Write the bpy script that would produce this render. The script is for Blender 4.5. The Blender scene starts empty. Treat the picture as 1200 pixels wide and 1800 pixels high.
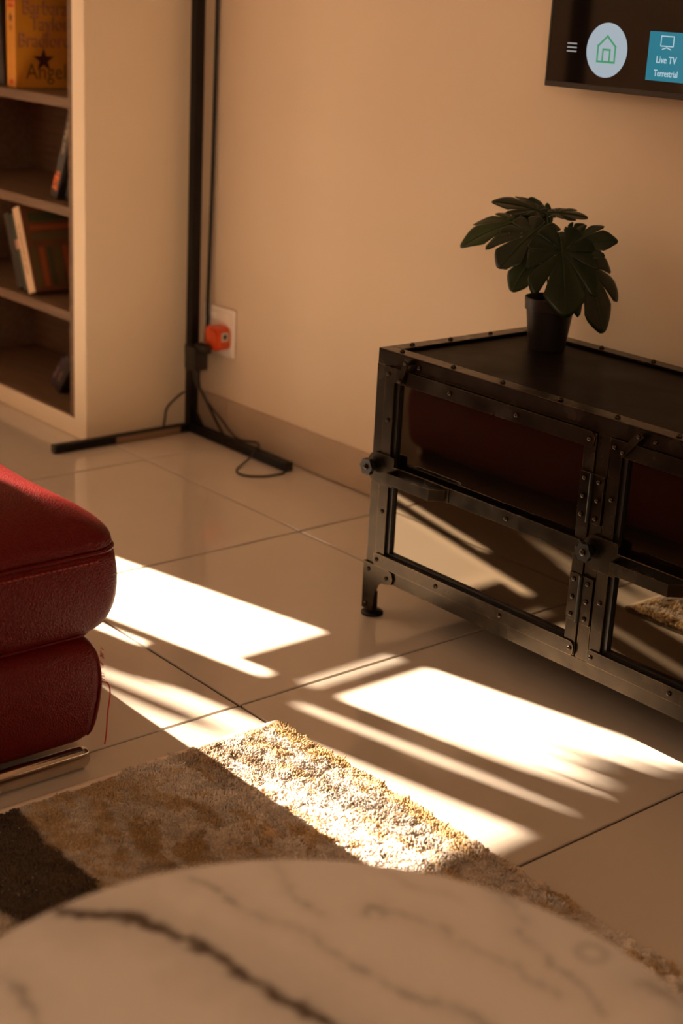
import bpy, bmesh, math, random
import numpy as np
from mathutils import Vector, Matrix, noise
random.seed(7); rng = np.random.default_rng(7)
S = bpy.context.scene
C = S.collection
PI = math.pi

# ------------------------------------------------------------------ camera
CAM = Vector((3.188, -2.244, 1.11))
YAW, PITCH, ROLL = math.radians(139.0857), math.radians(-18.9955), math.radians(3.002)
fwd = Vector((math.cos(PITCH)*math.cos(YAW), math.cos(PITCH)*math.sin(YAW), math.sin(PITCH)))
r0 = Vector((math.sin(YAW), -math.cos(YAW), 0)); u0 = r0.cross(fwd)
rgt = math.cos(ROLL)*r0 + math.sin(ROLL)*u0
upv = -math.sin(ROLL)*r0 + math.cos(ROLL)*u0
cd = bpy.data.cameras.new('camera'); cam = bpy.data.objects.new('camera', cd); C.objects.link(cam)
cam.matrix_world = Matrix(((rgt.x, upv.x, -fwd.x, CAM.x), (rgt.y, upv.y, -fwd.y, CAM.y), (rgt.z, upv.z, -fwd.z, CAM.z), (0, 0, 0, 1)))
cd.sensor_fit = 'VERTICAL'; cd.sensor_height = 36.0; cd.sensor_width = 24.0
cd.lens = 2673.2/1800*36
cd.clip_start = 0.02
cd.dof.use_dof = True; cd.dof.focus_distance = 2.42; cd.dof.aperture_fstop = 3.6
S.camera = cam

# ------------------------------------------------------------------ light
AZ = math.radians(12.5); TAZ = math.tan(AZ)
EL = math.radians(35.0); KZ = math.tan(EL)/math.cos(AZ)
wd = bpy.data.worlds.new('world'); S.world = wd; wd.use_nodes = True
bg = wd.node_tree.nodes['Background']
bg.inputs['Color'].default_value = (1.0, 0.71, 0.46, 1); bg.inputs['Strength'].default_value = 4.2
sd = bpy.data.lights.new('sun', 'SUN'); sd.energy = 48; sd.color = (1.0, 0.80, 0.60); sd.angle = math.radians(0.53)
sun = bpy.data.objects.new('sun', sd); C.objects.link(sun)
ldir = Vector((math.cos(AZ)*math.cos(EL), math.sin(AZ)*math.cos(EL), -math.sin(EL)))
sun.rotation_euler = ldir.to_track_quat('-Z', 'Y').to_euler()
pd = bpy.data.lights.new('window_portal', 'AREA'); pd.shape = 'RECTANGLE'; pd.size = 2.15; pd.size_y = 2.4
pd.cycles.is_portal = True
po = bpy.data.objects.new('window_portal', pd); C.objects.link(po)
po.matrix_world = Matrix(((0, 0, -1, -1.16), (0, 1, 0, -2.2), (1, 0, 0, 1.15), (0, 0, 0, 1)))
pd2 = bpy.data.lights.new('window_portal', 'AREA'); pd2.shape = 'RECTANGLE'; pd2.size = 1.3; pd2.size_y = 1.8  # portal for the added fill window on the right
pd2.cycles.is_portal = True
po2 = bpy.data.objects.new('window_portal', pd2); C.objects.link(po2)
po2.matrix_world = Matrix(((0, 0, 1, 4.44), (0, 1, 0, -3.35), (-1, 0, 0, 1.75), (0, 0, 0, 1)))
vs = S.view_settings
vs.view_transform = 'Standard'; vs.look = 'None'; vs.gamma = 1.0; vs.use_curve_mapping = False
vs.exposure = 0.33
S.display_settings.display_device = 'sRGB'
S.cycles.max_bounces = 10; S.cycles.diffuse_bounces = 6; S.cycles.glossy_bounces = 5
S.cycles.use_denoising = True
S.cycles.sample_clamp_indirect = 6.0
S.cycles.caustics_reflective = False; S.cycles.caustics_refractive = False

# ------------------------------------------------------------------ materials
def nt(m): return m.node_tree
def mat(name, col, rough=0.5, metal=0.0, spec=0.5, coat=0.0, ior=1.5, var=None, vscale=8.0, bump=0.0, bscale=200.0, rvar=0.0, sub=0.0, emit=None, estr=0.0):
    m = bpy.data.materials.new(name); m.use_nodes = True
    n = nt(m).nodes; l = nt(m).links; b = n['Principled BSDF']
    b.inputs['Base Color'].default_value = (*col, 1); b.inputs['Roughness'].default_value = rough
    b.inputs['Metallic'].default_value = metal; b.inputs['IOR'].default_value = ior
    b.inputs['Specular IOR Level'].default_value = spec; b.inputs['Coat Weight'].default_value = coat
    b.inputs['Coat Roughness'].default_value = 0.05
    if emit:
        b.inputs['Emission Color'].default_value = (*emit, 1); b.inputs['Emission Strength'].default_value = estr
    tc = n.new('ShaderNodeTexCoord')
    if var or rvar:
        t = n.new('ShaderNodeTexNoise'); t.inputs['Scale'].default_value = vscale; t.inputs['Detail'].default_value = 6
        l.new(tc.outputs['Object'], t.inputs['Vector'])
        if var:
            rp = n.new('ShaderNodeValToRGB'); rp.color_ramp.elements[0].position = 0.32; rp.color_ramp.elements[1].position = 0.68
            rp.color_ramp.elements[0].color = (*col, 1); rp.color_ramp.elements[1].color = (*var, 1)
            l.new(t.outputs['Fac'], rp.inputs['Fac']); l.new(rp.outputs['Color'], b.inputs['Base Color'])
        if rvar:
            mr = n.new('ShaderNodeMapRange'); mr.inputs['To Min'].default_value = max(0, rough-rvar); mr.inputs['To Max'].default_value = rough+rvar
            mr.inputs['From Min'].default_value = 0.3; mr.inputs['From Max'].default_value = 0.7
            l.new(t.outputs['Fac'], mr.inputs['Value']); l.new(mr.outputs['Result'], b.inputs['Roughness'])
    if bump:
        t2 = n.new('ShaderNodeTexNoise'); t2.inputs['Scale'].default_value = bscale; t2.inputs['Detail'].default_value = 4
        l.new(tc.outputs['Object'], t2.inputs['Vector'])
        bp = n.new('ShaderNodeBump'); bp.inputs['Strength'].default_value = bump; bp.inputs['Distance'].default_value = 0.002
        l.new(t2.outputs['Fac'], bp.inputs['Height']); l.new(bp.outputs['Normal'], b.inputs['Normal'])
    return m

M = {}
M['wall'] = mat('wall_paint', (0.74, 0.61, 0.465), 0.75, var=(0.72, 0.59, 0.445), vscale=3, bump=0.15, bscale=60)
M['ceiling'] = mat('ceiling_paint', (0.84, 0.78, 0.70), 0.8)
M['tile'] = mat('polished_tile', (0.585, 0.515, 0.44), 0.06, var=(0.56, 0.49, 0.415), vscale=5, coat=0.0, ior=1.55, rvar=0.02)
M['grout'] = mat('dark_grout', (0.045, 0.03, 0.02), 0.8, bump=0.2)
M['skirt'] = mat('skirting_tile', (0.47, 0.36, 0.265), 0.35, var=(0.44, 0.335, 0.24), vscale=6)
M['white_lam'] = mat('white_laminate', (0.83, 0.70, 0.53), 0.5, var=(0.81, 0.68, 0.51), vscale=4)
M['steel'] = mat('dark_steel', (0.020, 0.015, 0.0105), 0.25, metal=0.85, spec=0.25, var=(0.040, 0.029, 0.018), vscale=20, rvar=0.05, bump=0.03, bscale=50)
def wear(m, col, rad=0.0016):
    n = nt(m).nodes; l = nt(m).links; b = n['Principled BSDF']
    bv = n.new('ShaderNodeBevel'); bv.samples = 4; bv.inputs['Radius'].default_value = rad; ge = n.new('ShaderNodeNewGeometry')
    dp = n.new('ShaderNodeVectorMath'); dp.operation = 'DOT_PRODUCT'; l.new(bv.outputs['Normal'], dp.inputs[0]); l.new(ge.outputs['Normal'], dp.inputs[1])
    tx = n.new('ShaderNodeTexNoise'); tx.inputs['Scale'].default_value = 40; tx.inputs['Detail'].default_value = 5; tc = n.new('ShaderNodeTexCoord'); l.new(tc.outputs['Object'], tx.inputs['Vector'])
    mr = n.new('ShaderNodeMapRange'); mr.inputs['From Min'].default_value = 0.985; mr.inputs['From Max'].default_value = 0.80; l.new(dp.outputs['Value'], mr.inputs['Value'])
    mu = n.new('ShaderNodeMath'); mu.operation = 'MULTIPLY'; mu.use_clamp = True; l.new(mr.outputs['Result'], mu.inputs[0]); l.new(tx.outputs['Fac'], mu.inputs[1])
    mx = n.new('ShaderNodeMixRGB'); src = b.inputs['Base Color'].links[0].from_socket
    l.new(mu.outputs['Value'], mx.inputs['Fac']); l.new(src, mx.inputs[1]); mx.inputs[2].default_value = (*col, 1); l.new(mx.outputs['Color'], b.inputs['Base Color'])
wear(M['steel'], (0.30, 0.20, 0.11))
M['steel2'] = mat('dark_steel_panel', (0.004, 0.003, 0.0024), 0.42, metal=0.05, spec=0.06, var=(0.007, 0.005, 0.0038), vscale=9, rvar=0.06, bump=0.06, bscale=60)
M['rivet'] = mat('rivet_steel', (0.045, 0.035, 0.026), 0.24, metal=1.0)
M['blackiron'] = mat('black_iron', (0.006, 0.005, 0.004), 0.35, spec=0.3)
M['glass'] = mat('smoked_glass', (0.004, 0.003, 0.002), 0.02, ior=1.9, spec=0.5)
nt(M['glass']).nodes['Principled BSDF'].inputs['Specular Tint'].default_value = (1.0, 0.80, 0.55, 1)
M['black'] = mat('black_plastic', (0.008, 0.006, 0.005), 0.4)
M['blackpaint'] = mat('black_painted_metal', (0.005, 0.004, 0.004), 0.45, spec=0.25)
M['pot'] = mat('black_pot', (0.012, 0.009, 0.008), 0.42)
M['soil'] = mat('potting_soil', (0.02, 0.012, 0.007), 0.9, bump=0.8, bscale=120)
M['screen'] = mat('tv_screen', (0.003, 0.003, 0.004), 0.04, ior=1.6)
M['plate'] = mat('socket_white', (0.86, 0.79, 0.72), 0.35)
M['orange'] = mat('orange_plastic', (0.72, 0.09, 0.018), 0.38, var=(0.60, 0.07, 0.015), vscale=30)
M['sticker'] = mat('sticker', (0.6, 0.56, 0.48), 0.5)
M['chrome'] = mat('chrome', (0.62, 0.56, 0.50), 0.10, metal=1.0)
M['redthread'] = mat('red_thread', (0.40, 0.015, 0.012), 0.7)
M['alu'] = mat('window_frame_paint', (0.05, 0.045, 0.04), 0.5)
M['patio'] = mat('patio_stone', (0.48, 0.40, 0.32), 0.8, var=(0.42, 0.34, 0.27), vscale=3)
M['leafout'] = mat('garden_leaf', (0.05, 0.10, 0.025), 0.5, var=(0.07, 0.13, 0.03), vscale=10)
M['bark'] = mat('palm_bark', (0.12, 0.08, 0.05), 0.9, var=(0.07, 0.045, 0.03), vscale=20, bump=0.5, bscale=40)
M['ui_white'] = mat('screen_white', (0.02, 0.02, 0.02), 0.1, emit=(0.50, 0.60, 0.66), estr=0.62)
M['ui_circle'] = mat('screen_circle', (0.02, 0.02, 0.02), 0.1, emit=(0.50, 0.60, 0.68), estr=0.55)
M['ui_green'] = mat('screen_green', (0.01, 0.02, 0.01), 0.1, emit=(0.05, 0.28, 0.13), estr=0.8)
M['ui_cyan'] = mat('screen_cyan', (0.01, 0.02, 0.02), 0.1, emit=(0.008, 0.20, 0.29), estr=0.68)
M['ui_text'] = mat('screen_text', (0.02, 0.02, 0.02), 0.1, emit=(0.50, 0.70, 0.78), estr=0.62)
M['ui_grey'] = mat('screen_grey', (0.02, 0.02, 0.02), 0.1, emit=(0.38, 0.37, 0.35), estr=0.55)

def wood_mat():
    m = bpy.data.materials.new('oak_board'); m.use_nodes = True; n = nt(m).nodes; l = nt(m).links; b = n['Principled BSDF']
    tc = n.new('ShaderNodeTexCoord'); mp = n.new('ShaderNodeMapping'); mp.inputs['Scale'].default_value = (1.2, 14, 14)
    t = n.new('ShaderNodeTexNoise'); t.inputs['Scale'].default_value = 6; t.inputs['Detail'].default_value = 8
    rp = n.new('ShaderNodeValToRGB'); rp.color_ramp.elements[0].position = 0.3; rp.color_ramp.elements[1].position = 0.7
    rp.color_ramp.elements[0].color = (0.115, 0.062, 0.032, 1); rp.color_ramp.elements[1].color = (0.18, 0.10, 0.053, 1)
    l.new(tc.outputs['Object'], mp.inputs['Vector']); l.new(mp.outputs['Vector'], t.inputs['Vector'])
    l.new(t.outputs['Fac'], rp.inputs['Fac']); l.new(rp.outputs['Color'], b.inputs['Base Color'])
    b.inputs['Roughness'].default_value = 0.55
    return m
M['oak'] = wood_mat()

def leather_mat():
    m = bpy.data.materials.new('red_leather'); m.use_nodes = True; n = nt(m).nodes; l = nt(m).links; b = n['Principled BSDF']
    tc = n.new('ShaderNodeTexCoord')
    v = n.new('ShaderNodeTexVoronoi'); v.inputs['Scale'].default_value = 230; v.feature = 'DISTANCE_TO_EDGE'
    v2 = n.new('ShaderNodeTexNoise'); v2.inputs['Scale'].default_value = 90; v2.inputs['Detail'].default_value = 5
    warp = n.new('ShaderNodeMixRGB'); warp.blend_type = 'ADD'; warp.inputs['Fac'].default_value = 0.008
    l.new(tc.outputs['Object'], v2.inputs['Vector']); l.new(tc.outputs['Object'], warp.inputs[1]); l.new(v2.outputs['Color'], warp.inputs[2])
    l.new(warp.outputs['Color'], v.inputs['Vector'])
    mr = n.new('ShaderNodeMapRange'); mr.inputs['From Max'].default_value = 0.25; l.new(v.outputs['Distance'], mr.inputs['Value'])
    ad = n.new('ShaderNodeMath'); ad.operation = 'ADD'; l.new(mr.outputs['Result'], ad.inputs[0]); l.new(v2.outputs['Fac'], ad.inputs[1])
    bp = n.new('ShaderNodeBump'); bp.inputs['Strength'].default_value = 0.45; bp.inputs['Distance'].default_value = 0.0016
    l.new(ad.outputs['Value'], bp.inputs['Height']); l.new(bp.outputs['Normal'], b.inputs['Normal'])
    big = n.new('ShaderNodeTexNoise'); big.inputs['Scale'].default_value = 7; l.new(tc.outputs['Object'], big.inputs['Vector'])
    rp = n.new('ShaderNodeValToRGB'); rp.color_ramp.elements[0].color = (0.092, 0.0012, 0.0009, 1); rp.color_ramp.elements[1].color = (0.106, 0.0015, 0.0011, 1)
    l.new(big.outputs['Fac'], rp.inputs['Fac']); l.new(rp.outputs['Color'], b.inputs['Base Color'])
    b.inputs['Roughness'].default_value = 0.40; b.inputs['Specular IOR Level'].default_value = 0.2
    return m
M['leather'] = leather_mat()

def leaf_mat():
    m = mat('monstera_leaf', (0.005, 0.0125, 0.0028), 0.34, spec=0.3, var=(0.007, 0.018, 0.004), vscale=14, bump=0.15, bscale=60)
    return m
M['leaf'] = leaf_mat()
M['leaf2'] = mat('monstera_leaf_light', (0.016, 0.038, 0.005), 0.4, spec=0.3, var=(0.012, 0.030, 0.004), vscale=18)
M['stem'] = mat('plant_stem', (0.03, 0.055, 0.012), 0.5)

def attr_mat(name, rough, spec=0.5, ior=1.5, bump=0.0):
    m = bpy.data.materials.new(name); m.use_nodes = True; n = nt(m).nodes; l = nt(m).links; b = n['Principled BSDF']
    a = n.new('ShaderNodeAttribute'); a.attribute_name = 'col'
    l.new(a.outputs['Color'], b.inputs['Base Color'])
    b.inputs['Roughness'].default_value = rough; b.inputs['Specular IOR Level'].default_value = spec; b.inputs['IOR'].default_value = ior
    return m
M['rugpile'] = attr_mat('rug_pile', 0.95, 0.1)
M['marble'] = attr_mat('white_marble', 0.07, 0.5, 1.5)
M['rugback'] = mat('rug_backing', (0.62, 0.52, 0.42), 0.9, bump=0.4, bscale=300)
def bookmat(nm, c, r=0.45, v=None): return mat(nm, c, r, var=v, vscale=25)

# ------------------------------------------------------------------ mesh helpers
def link(name, me, m, parent=None):
    o = bpy.data.objects.new(name, me); C.objects.link(o)
    if m is not None and not me.materials: me.materials.append(m)
    if parent is not None: o.parent = parent
    return o
def worldloc(p):
    v = Vector((0, 0, 0))
    while p is not None: v = v + p.location; p = p.parent
    return v
def obj(name, bm, m, parent=None, smooth=False, origin=None):
    """bm holds world coordinates; stored relative to the parent's origin (or to `origin`)."""
    off = worldloc(parent) if parent is not None else Vector((0, 0, 0))
    loc = Vector((0, 0, 0))
    if origin is not None: loc = Vector(origin) - off
    bmesh.ops.translate(bm, verts=bm.verts, vec=-(off+loc))
    bmesh.ops.recalc_face_normals(bm, faces=bm.faces)
    me = bpy.data.meshes.new(name); bm.to_mesh(me); bm.free()
    if smooth:
        me.polygons.foreach_set('use_smooth', [True]*len(me.polygons))
        if smooth != 'all': me.set_sharp_from_angle(angle=math.radians(38))
    o = link(name, me, m, parent); o.location = loc
    return o
def tag(o, label=None, cat=None, group=None, kind=None):
    if label: o['label'] = label
    if cat: o['category'] = cat
    if group: o['group'] = group
    if kind: o['kind'] = kind
    return o
def empty(name, loc):
    o = bpy.data.objects.new(name, None); C.objects.link(o); o.location = loc; o.empty_display_size = 0.05; return o
def box(bm, x0, x1, y0, y1, z0, z1, bev=0.0, seg=2):
    r = bmesh.ops.create_cube(bm, size=1.0)
    for v in r['verts']:
        v.co = Vector(((x0+x1)/2+v.co.x*(x1-x0), (y0+y1)/2+v.co.y*(y1-y0), (z0+z1)/2+v.co.z*(z1-z0)))
    if bev > 0:
        es = {e for v in r['verts'] for e in v.link_edges}
        bmesh.ops.bevel(bm, geom=list(es), offset=bev, segments=seg, affect='EDGES', profile=0.5)
    return bm
def B(*a, **k): return box(bmesh.new(), *a, **k)
def tube(bm, pts, rad, n=8, cap=True):
    pts = [Vector(p) for p in pts]; rings = []
    prev = None
    for i, p in enumerate(pts):
        d = (pts[min(i+1, len(pts)-1)]-pts[max(i-1, 0)]).normalized()
        if prev is None:
            a = Vector((0, 0, 1)) if abs(d.z) < 0.9 else Vector((1, 0, 0))
            x = d.cross(a).normalized()
        else:
            x = (prev-d*prev.dot(d)).normalized()
        prev = x; y = d.cross(x)
        r = rad[i] if isinstance(rad, (list, tuple)) else rad
        rings.append([bm.verts.new(p+(x*math.cos(2*PI*k/n)+y*math.sin(2*PI*k/n))*r) for k in range(n)])
    for a, b in zip(rings, rings[1:]):
        for k in range(n): bm.faces.new((a[k], a[(k+1) % n], b[(k+1) % n], b[k]))
    if cap: bm.faces.new(rings[0]); bm.faces.new(rings[-1])
    return bm
def spline(pts, n=8):
    P = [Vector(p) for p in pts]; P = [2*P[0]-P[1]]+P+[2*P[-1]-P[-2]]; out = []
    for i in range(1, len(P)-2):
        for k in range(n):
            t = k/n; a, b, c, d = P[i-1:i+3]
            out.append(0.5*((2*b)+(c-a)*t+(2*a-5*b+4*c-d)*t*t+(3*b-a-3*c+d)*t**3))
    out.append(P[-2]); return out
def lathe(bm, prof, cx, cy, n=32):
    rings = []
    for r, z in prof: rings.append([bm.verts.new((cx+r*math.cos(2*PI*k/n), cy+r*math.sin(2*PI*k/n), z)) for k in range(n)])
    for a, b in zip(rings, rings[1:]):
        for k in range(n): bm.faces.new((a[k], a[(k+1) % n], b[(k+1) % n], b[k]))
    bm.faces.new(rings[0]); bm.faces.new(rings[-1])
    return bm
def prism(bm, pts, axis, a, b):
    """pts 2D polygon; axis 'y': (x,z) extruded from y=a to y=b; 'x': (y,z); 'z': (x,y)."""
    def P(p, t):
        if axis == 'y': return (p[0], t, p[1])
        if axis == 'x': return (t, p[0], p[1])
        return (p[0], p[1], t)
    v0 = [bm.verts.new(P(p, a)) for p in pts]; v1 = [bm.verts.new(P(p, b)) for p in pts]
    n = len(pts); bm.faces.new(v0); bm.faces.new(v1[::-1])
    for i in range(n): bm.faces.new((v0[i], v1[i], v1[(i+1) % n], v0[(i+1) % n]))
    return bm
def rrect(x0, x1, z0, z1, rad, n=6):
    """rounded rectangle outline; rad = one radius or four (bl, br, tr, tl)"""
    R = rad if isinstance(rad, (list, tuple)) else (rad,)*4
    out = []
    for (cx, cz, r, a0) in ((x0+R[0], z0+R[0], R[0], PI), (x1-R[1], z0+R[1], R[1], 1.5*PI), (x1-R[2], z1-R[2], R[2], 0), (x0+R[3], z1-R[3], R[3], PI/2)):
        if r <= 1e-6: out.append((cx, cz)); continue
        for k in range(n+1): out.append((cx+r*math.cos(a0+PI/2*k/n), cz+r*math.sin(a0+PI/2*k/n)))
    return out
def loft(bm, rings, cap=True):
    R = [[bm.verts.new(p) for p in r] for r in rings]; n = len(R[0])
    for a, b in zip(R, R[1:]):
        for k in range(n): bm.faces.new((a[k], a[(k+1) % n], b[(k+1) % n], b[k]))
    if cap: bm.faces.new(R[0][::-1]); bm.faces.new(R[-1])
    return bm
def text_mesh(name, s, size, m, parent, origin, xdir, updir, sx=1.0, extrude=0.0004, align='LEFT'):
    cu = bpy.data.curves.new(name, 'FONT'); cu.body = s; cu.size = size; cu.extrude = extrude; cu.offset = size*0.012; cu.align_x = align; cu.resolution_u = 4
    t = bpy.data.objects.new(name, cu); C.objects.link(t)
    dg = bpy.context.evaluated_depsgraph_get(); me = bpy.data.meshes.new_from_object(t.evaluated_get(dg))
    bpy.data.objects.remove(t); bpy.data.curves.remove(cu)
    X = Vector(xdir).normalized(); U = Vector(updir).normalized(); N = X.cross(U)
    off = worldloc(parent); o = Vector(origin)-off
    me.transform(Matrix(((X.x*sx, U.x, N.x, o.x), (X.y*sx, U.y, N.y, o.y), (X.z*sx, U.z, N.z, o.z), (0, 0, 0, 1))))
    me.materials.clear(); me.materials.append(m)
    return link(name, me, None, parent)

# ------------------------------------------------------------------ room shell
XL, XR, YB, YF, ZC = -1.0, 4.3, 0.0, -4.7, 2.7
def st(o): o['kind'] = 'structure'; return o
floor = st(obj('floor', B(XL-0.15, XR, YF, YB+0.1, -0.08, -0.0035), M['grout']))
PITCHT = 0.603; GX, GY = 1.4025, -0.291; half = (PITCHT-0.0052)/2
tb = bmesh.new(); box(tb, -half, half, -half, half, -0.012, 0.0, 0.0012, 1)
tme = bpy.data.meshes.new('floor_tile'); tb.to_mesh(tme); tb.free(); tme.materials.append(M['tile'])
for i in range(-5, 7):
    for j in range(-9, 2):
        x = GX+(i+0.5)*PITCHT; y = GY+(j+0.5)*PITCHT
        if x+half < XL-0.1 or x-half > XR or y-half > 0.0 or y+half < YF: continue
        t = link('floor_tile', tme, None, floor); t.location = (x, y, random.uniform(-0.0003, 0.0003))
        t.rotation_euler = (random.uniform(-.0006, .0006), random.uniform(-.0006, .0006), 0)
st(obj('wall_back', B(XL-0.15, XR, 0.0, 0.12, -0.02, ZC), M['wall']))
wr = bmesh.new(); RY_0, RY_1, RZ_0, RZ_1 = -4.25, -2.45, 1.1, 2.4
box(wr, XR, XR+0.12, YF, RY_0, -0.02, ZC); box(wr, XR, XR+0.12, RY_1, 0.12, -0.02, ZC); box(wr, XR, XR+0.12, RY_0, RY_1, -0.02, RZ_0); box(wr, XR, XR+0.12, RY_0, RY_1, RZ_1, ZC)
st(obj('wall_right', wr, M['wall']))
fill_win = st(empty('added_fill_window', (XR+0.06, -3.35, RZ_0)))  # unseen window, added to fill the room with light from the right
for y in (RY_0+0.02, -3.35, RY_1-0.02): obj('stile', B(XR+0.04, XR+0.07, y-0.02, y+0.02, RZ_0, RZ_1), M['alu'], fill_win)
for z in (RZ_0+0.02, RZ_1-0.02): obj('rail', B(XR+0.04, XR+0.07, RY_0+0.04, RY_1-0.04, z-0.02, z+0.02), M['alu'], fill_win)
st(obj('wall_front', B(XL-0.15, XR+0.12, YF-0.12, YF, -0.02, ZC), M['wall']))
st(obj('ceiling', B(XL-0.15, XR+0.12, YF-0.12, 0.12, ZC, ZC+0.1), M['ceiling']))
# left wall with its wide glazed opening
OY1, OY0, OZ0, OZ1 = -0.866-TAZ, -3.35, 0.06, (1.95+1)*KZ
wl = bmesh.new()
box(wl, XL-0.15, XL, OY1, 0.0, -0.02, ZC); box(wl, XL-0.15, XL, YF, OY0, -0.02, ZC)
box(wl, XL-0.15, XL, OY0, OY1, OZ1, ZC); box(wl, XL-0.15, XL, OY0, OY1, -0.02, OZ0)
# splayed reveals keep the sun's edges at the inner face: cut the outer corners back
for v in wl.verts:
    if v.co.x < XL-0.1:
        if abs(v.co.y-OY1) < 1e-4: v.co.y += 0.06
        if abs(v.co.z-OZ1) < 1e-4: v.co.z += 0.16
st(obj('wall_left', wl, M['wall']))
win = st(empty('window_1', (XL, (OY0+OY1)/2, OZ0)))
def bar(xp0, xp1, c0, c1, nm='mullion'):
    """frame bar in the window plane, given by where its shadow falls on the floor"""
    return obj(nm, B(XL-0.012, XL-0.004, c0-TAZ, c1-TAZ, (xp0+1)*KZ, (xp1+1)*KZ), M['alu'], win)
bar(-0.91, 1.975, -1.128, -1.095, 'stile'); bar(1.34, 1.975, -1.095, -1.07, 'stile')
bar(-0.91, 1.975, -1.232, -1.146, 'stile'); bar(1.12, 1.46, -1.146, -1.128, 'lock_block')
bar(1.255, 1.398, -1.07, -0.866, 'transom'); bar(1.428, 1.482, -1.07, -0.866, 'transom')
bar(-0.91, 1.975, -1.72, -1.55, 'stile'); bar(-0.91, 1.975, -2.45, -2.33, 'stile')
for c0, c1 in ((-1.55, -1.232), (-2.33, -1.72), (-3.1, -2.45)):
    obj('lower_panel', B(XL-0.014, XL-0.003, c0-TAZ+0.001, c1-TAZ-0.001, OZ0+0.002, (0.85+1)*KZ), M['white_lam'], win)
pane = mat('window_glass', (1, 1, 1), 0.02)
pn = nt(pane).nodes; pl = nt(pane).links
tr = pn.new('ShaderNodeBsdfTransparent'); gl = pn.new('ShaderNodeBsdfGlossy'); gl.inputs['Roughness'].default_value = 0.02
mx = pn.new('ShaderNodeMixShader'); mx.inputs['Fac'].default_value = 0.07
pl.new(tr.outputs[0], mx.inputs[1]); pl.new(gl.outputs[0], mx.inputs[2]); pl.new(mx.outputs[0], pn['Material Output'].inputs['Surface'])
def tint(nm, t):
    m = pane.copy(); m.name = nm
    nt(m).nodes[tr.name].inputs['Color'].default_value = (t, t, t, 1); return m
for c0, c1, t_ in ((-1.382, -1.234, 0.66), (-1.548, -1.382, 0.92)):  # panes added only to dim the sun on floor, rug and sofa
    obj('sun_dimming_pane', B(XL-0.0095, XL-0.0065, c0-TAZ, c1-TAZ-0.0005, 1.85*KZ+0.001, OZ1+0.02), tint('sun_dimming_glass', t_), win)
obj('sun_dimming_pane', B(XL-0.0095, XL-0.0065, -1.1455-TAZ, -1.1285-TAZ, 2.46*KZ+0.001, OZ1+0.02), tint('sun_dimming_glass', 0.62), win)  # added pane, weakens the sun strip through the slit
obj('sun_dimming_pane', B(XL-0.0095, XL-0.0065, -1.07-TAZ, -0.868-TAZ, 2.400*KZ, 2.426*KZ), tint('sun_dimming_glass', 0.62), win)  # added pane, weakens the sun strip between the transoms
for c0, c1, zl in ((-1.07, -0.866, OZ0+0.01), (-2.33, -1.72, 1.85*KZ+0.001), (-3.1, -2.45, 1.85*KZ+0.001)):
    obj('pane', B(XL-0.0095, XL-0.0065, c0-TAZ+0.002, c1-TAZ-0.002, zl, OZ1-0.005 if zl > 0.5 else 2.20*KZ), pane, win)

for y0, y1 in ((RY_0+0.04, -3.37), (-3.33, RY_1-0.04)): obj('pane', B(XR+0.053, XR+0.057, y0, y1, RZ_0+0.04, RZ_1-0.04), pane, fill_win)

# skirting along the back wall, in tile lengths
bb = st(empty('baseboard_back', (0.0, 0.0, 0.0)))
for i in range(-2, 8):
    x = 0.14+i*0.6
    if x < -1.0: x0 = -0.99
    else: x0 = x
    x1 = min(x+0.5975, XR)
    if x1-x0 > 0.02: obj('skirting_tile', B(x0, x1, -0.010, -0.0002, 0.003, 0.099, 0.0012, 1), M['skirt'], bb)

# outdoors: an unseen slab added to bounce sun upward, and a palm whose leaves break the sunlight
st(obj('added_bounce_slab', B(-7, XL-0.15, -7, 3, -0.2, -0.04), M['patio']))  # added slab, throws sunlight up through the window to the ceiling

# ------------------------------------------------------------------ bookcase
BX0, BX1, BYF, BYB, BZ = -0.90, 0.0, -0.34, -0.012, 2.02
bk = tag(empty('bookcase', ((BX0+BX1)/2, (BYF+BYB)/2, 0)), 'tall white bookcase with oak shelves in the corner beside the window wall', 'bookcase')
FW, LW = 0.057, 0.022
obj('side_panel', B(BX1-FW, BX1, BYF, BYB, 0.001, BZ, 0.0015, 1), M['white_lam'], bk)
obj('side_panel', B(BX0, BX0+FW, BYF, BYB, 0.001, BZ, 0.0015, 1), M['white_lam'], bk)
obj('bottom_rail', B(BX0+FW, BX1-FW, BYF, BYB, 0.001, 0.049, 0.001, 1), M['white_lam'], bk)
obj('top_rail', B(BX0+FW, BX1-FW, BYF, BYB, BZ-0.05, BZ, 0.001, 1), M['white_lam'], bk)
obj('back_panel', B(BX0+FW, BX1-FW, BYB-0.012, BYB-0.001, 0.049, BZ-0.05), M['oak'], bk)
for xa in (BX1-FW-LW, BX0+FW):
    obj('lining_board', B(xa, xa+LW, BYF+0.002, BYB-0.012, 0.0495, BZ-0.0505, 0.001, 1), M['oak'], bk)
obj('bottom_board', B(BX0+FW+LW, BX1-FW-LW, BYF+0.004, BYB-0.012, 0.0495, 0.0545), M['oak'], bk)
SHZ = [0.316, 0.574, 0.831, 1.09, 1.35, 1.61]
for z in SHZ:
    obj('shelf', B(BX0+FW+LW+0.0005, BX1-FW-LW-0.0005, BYF+0.004, BYB-0.012, z-0.024, z, 0.0012, 1), M['oak'], bk)

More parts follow.
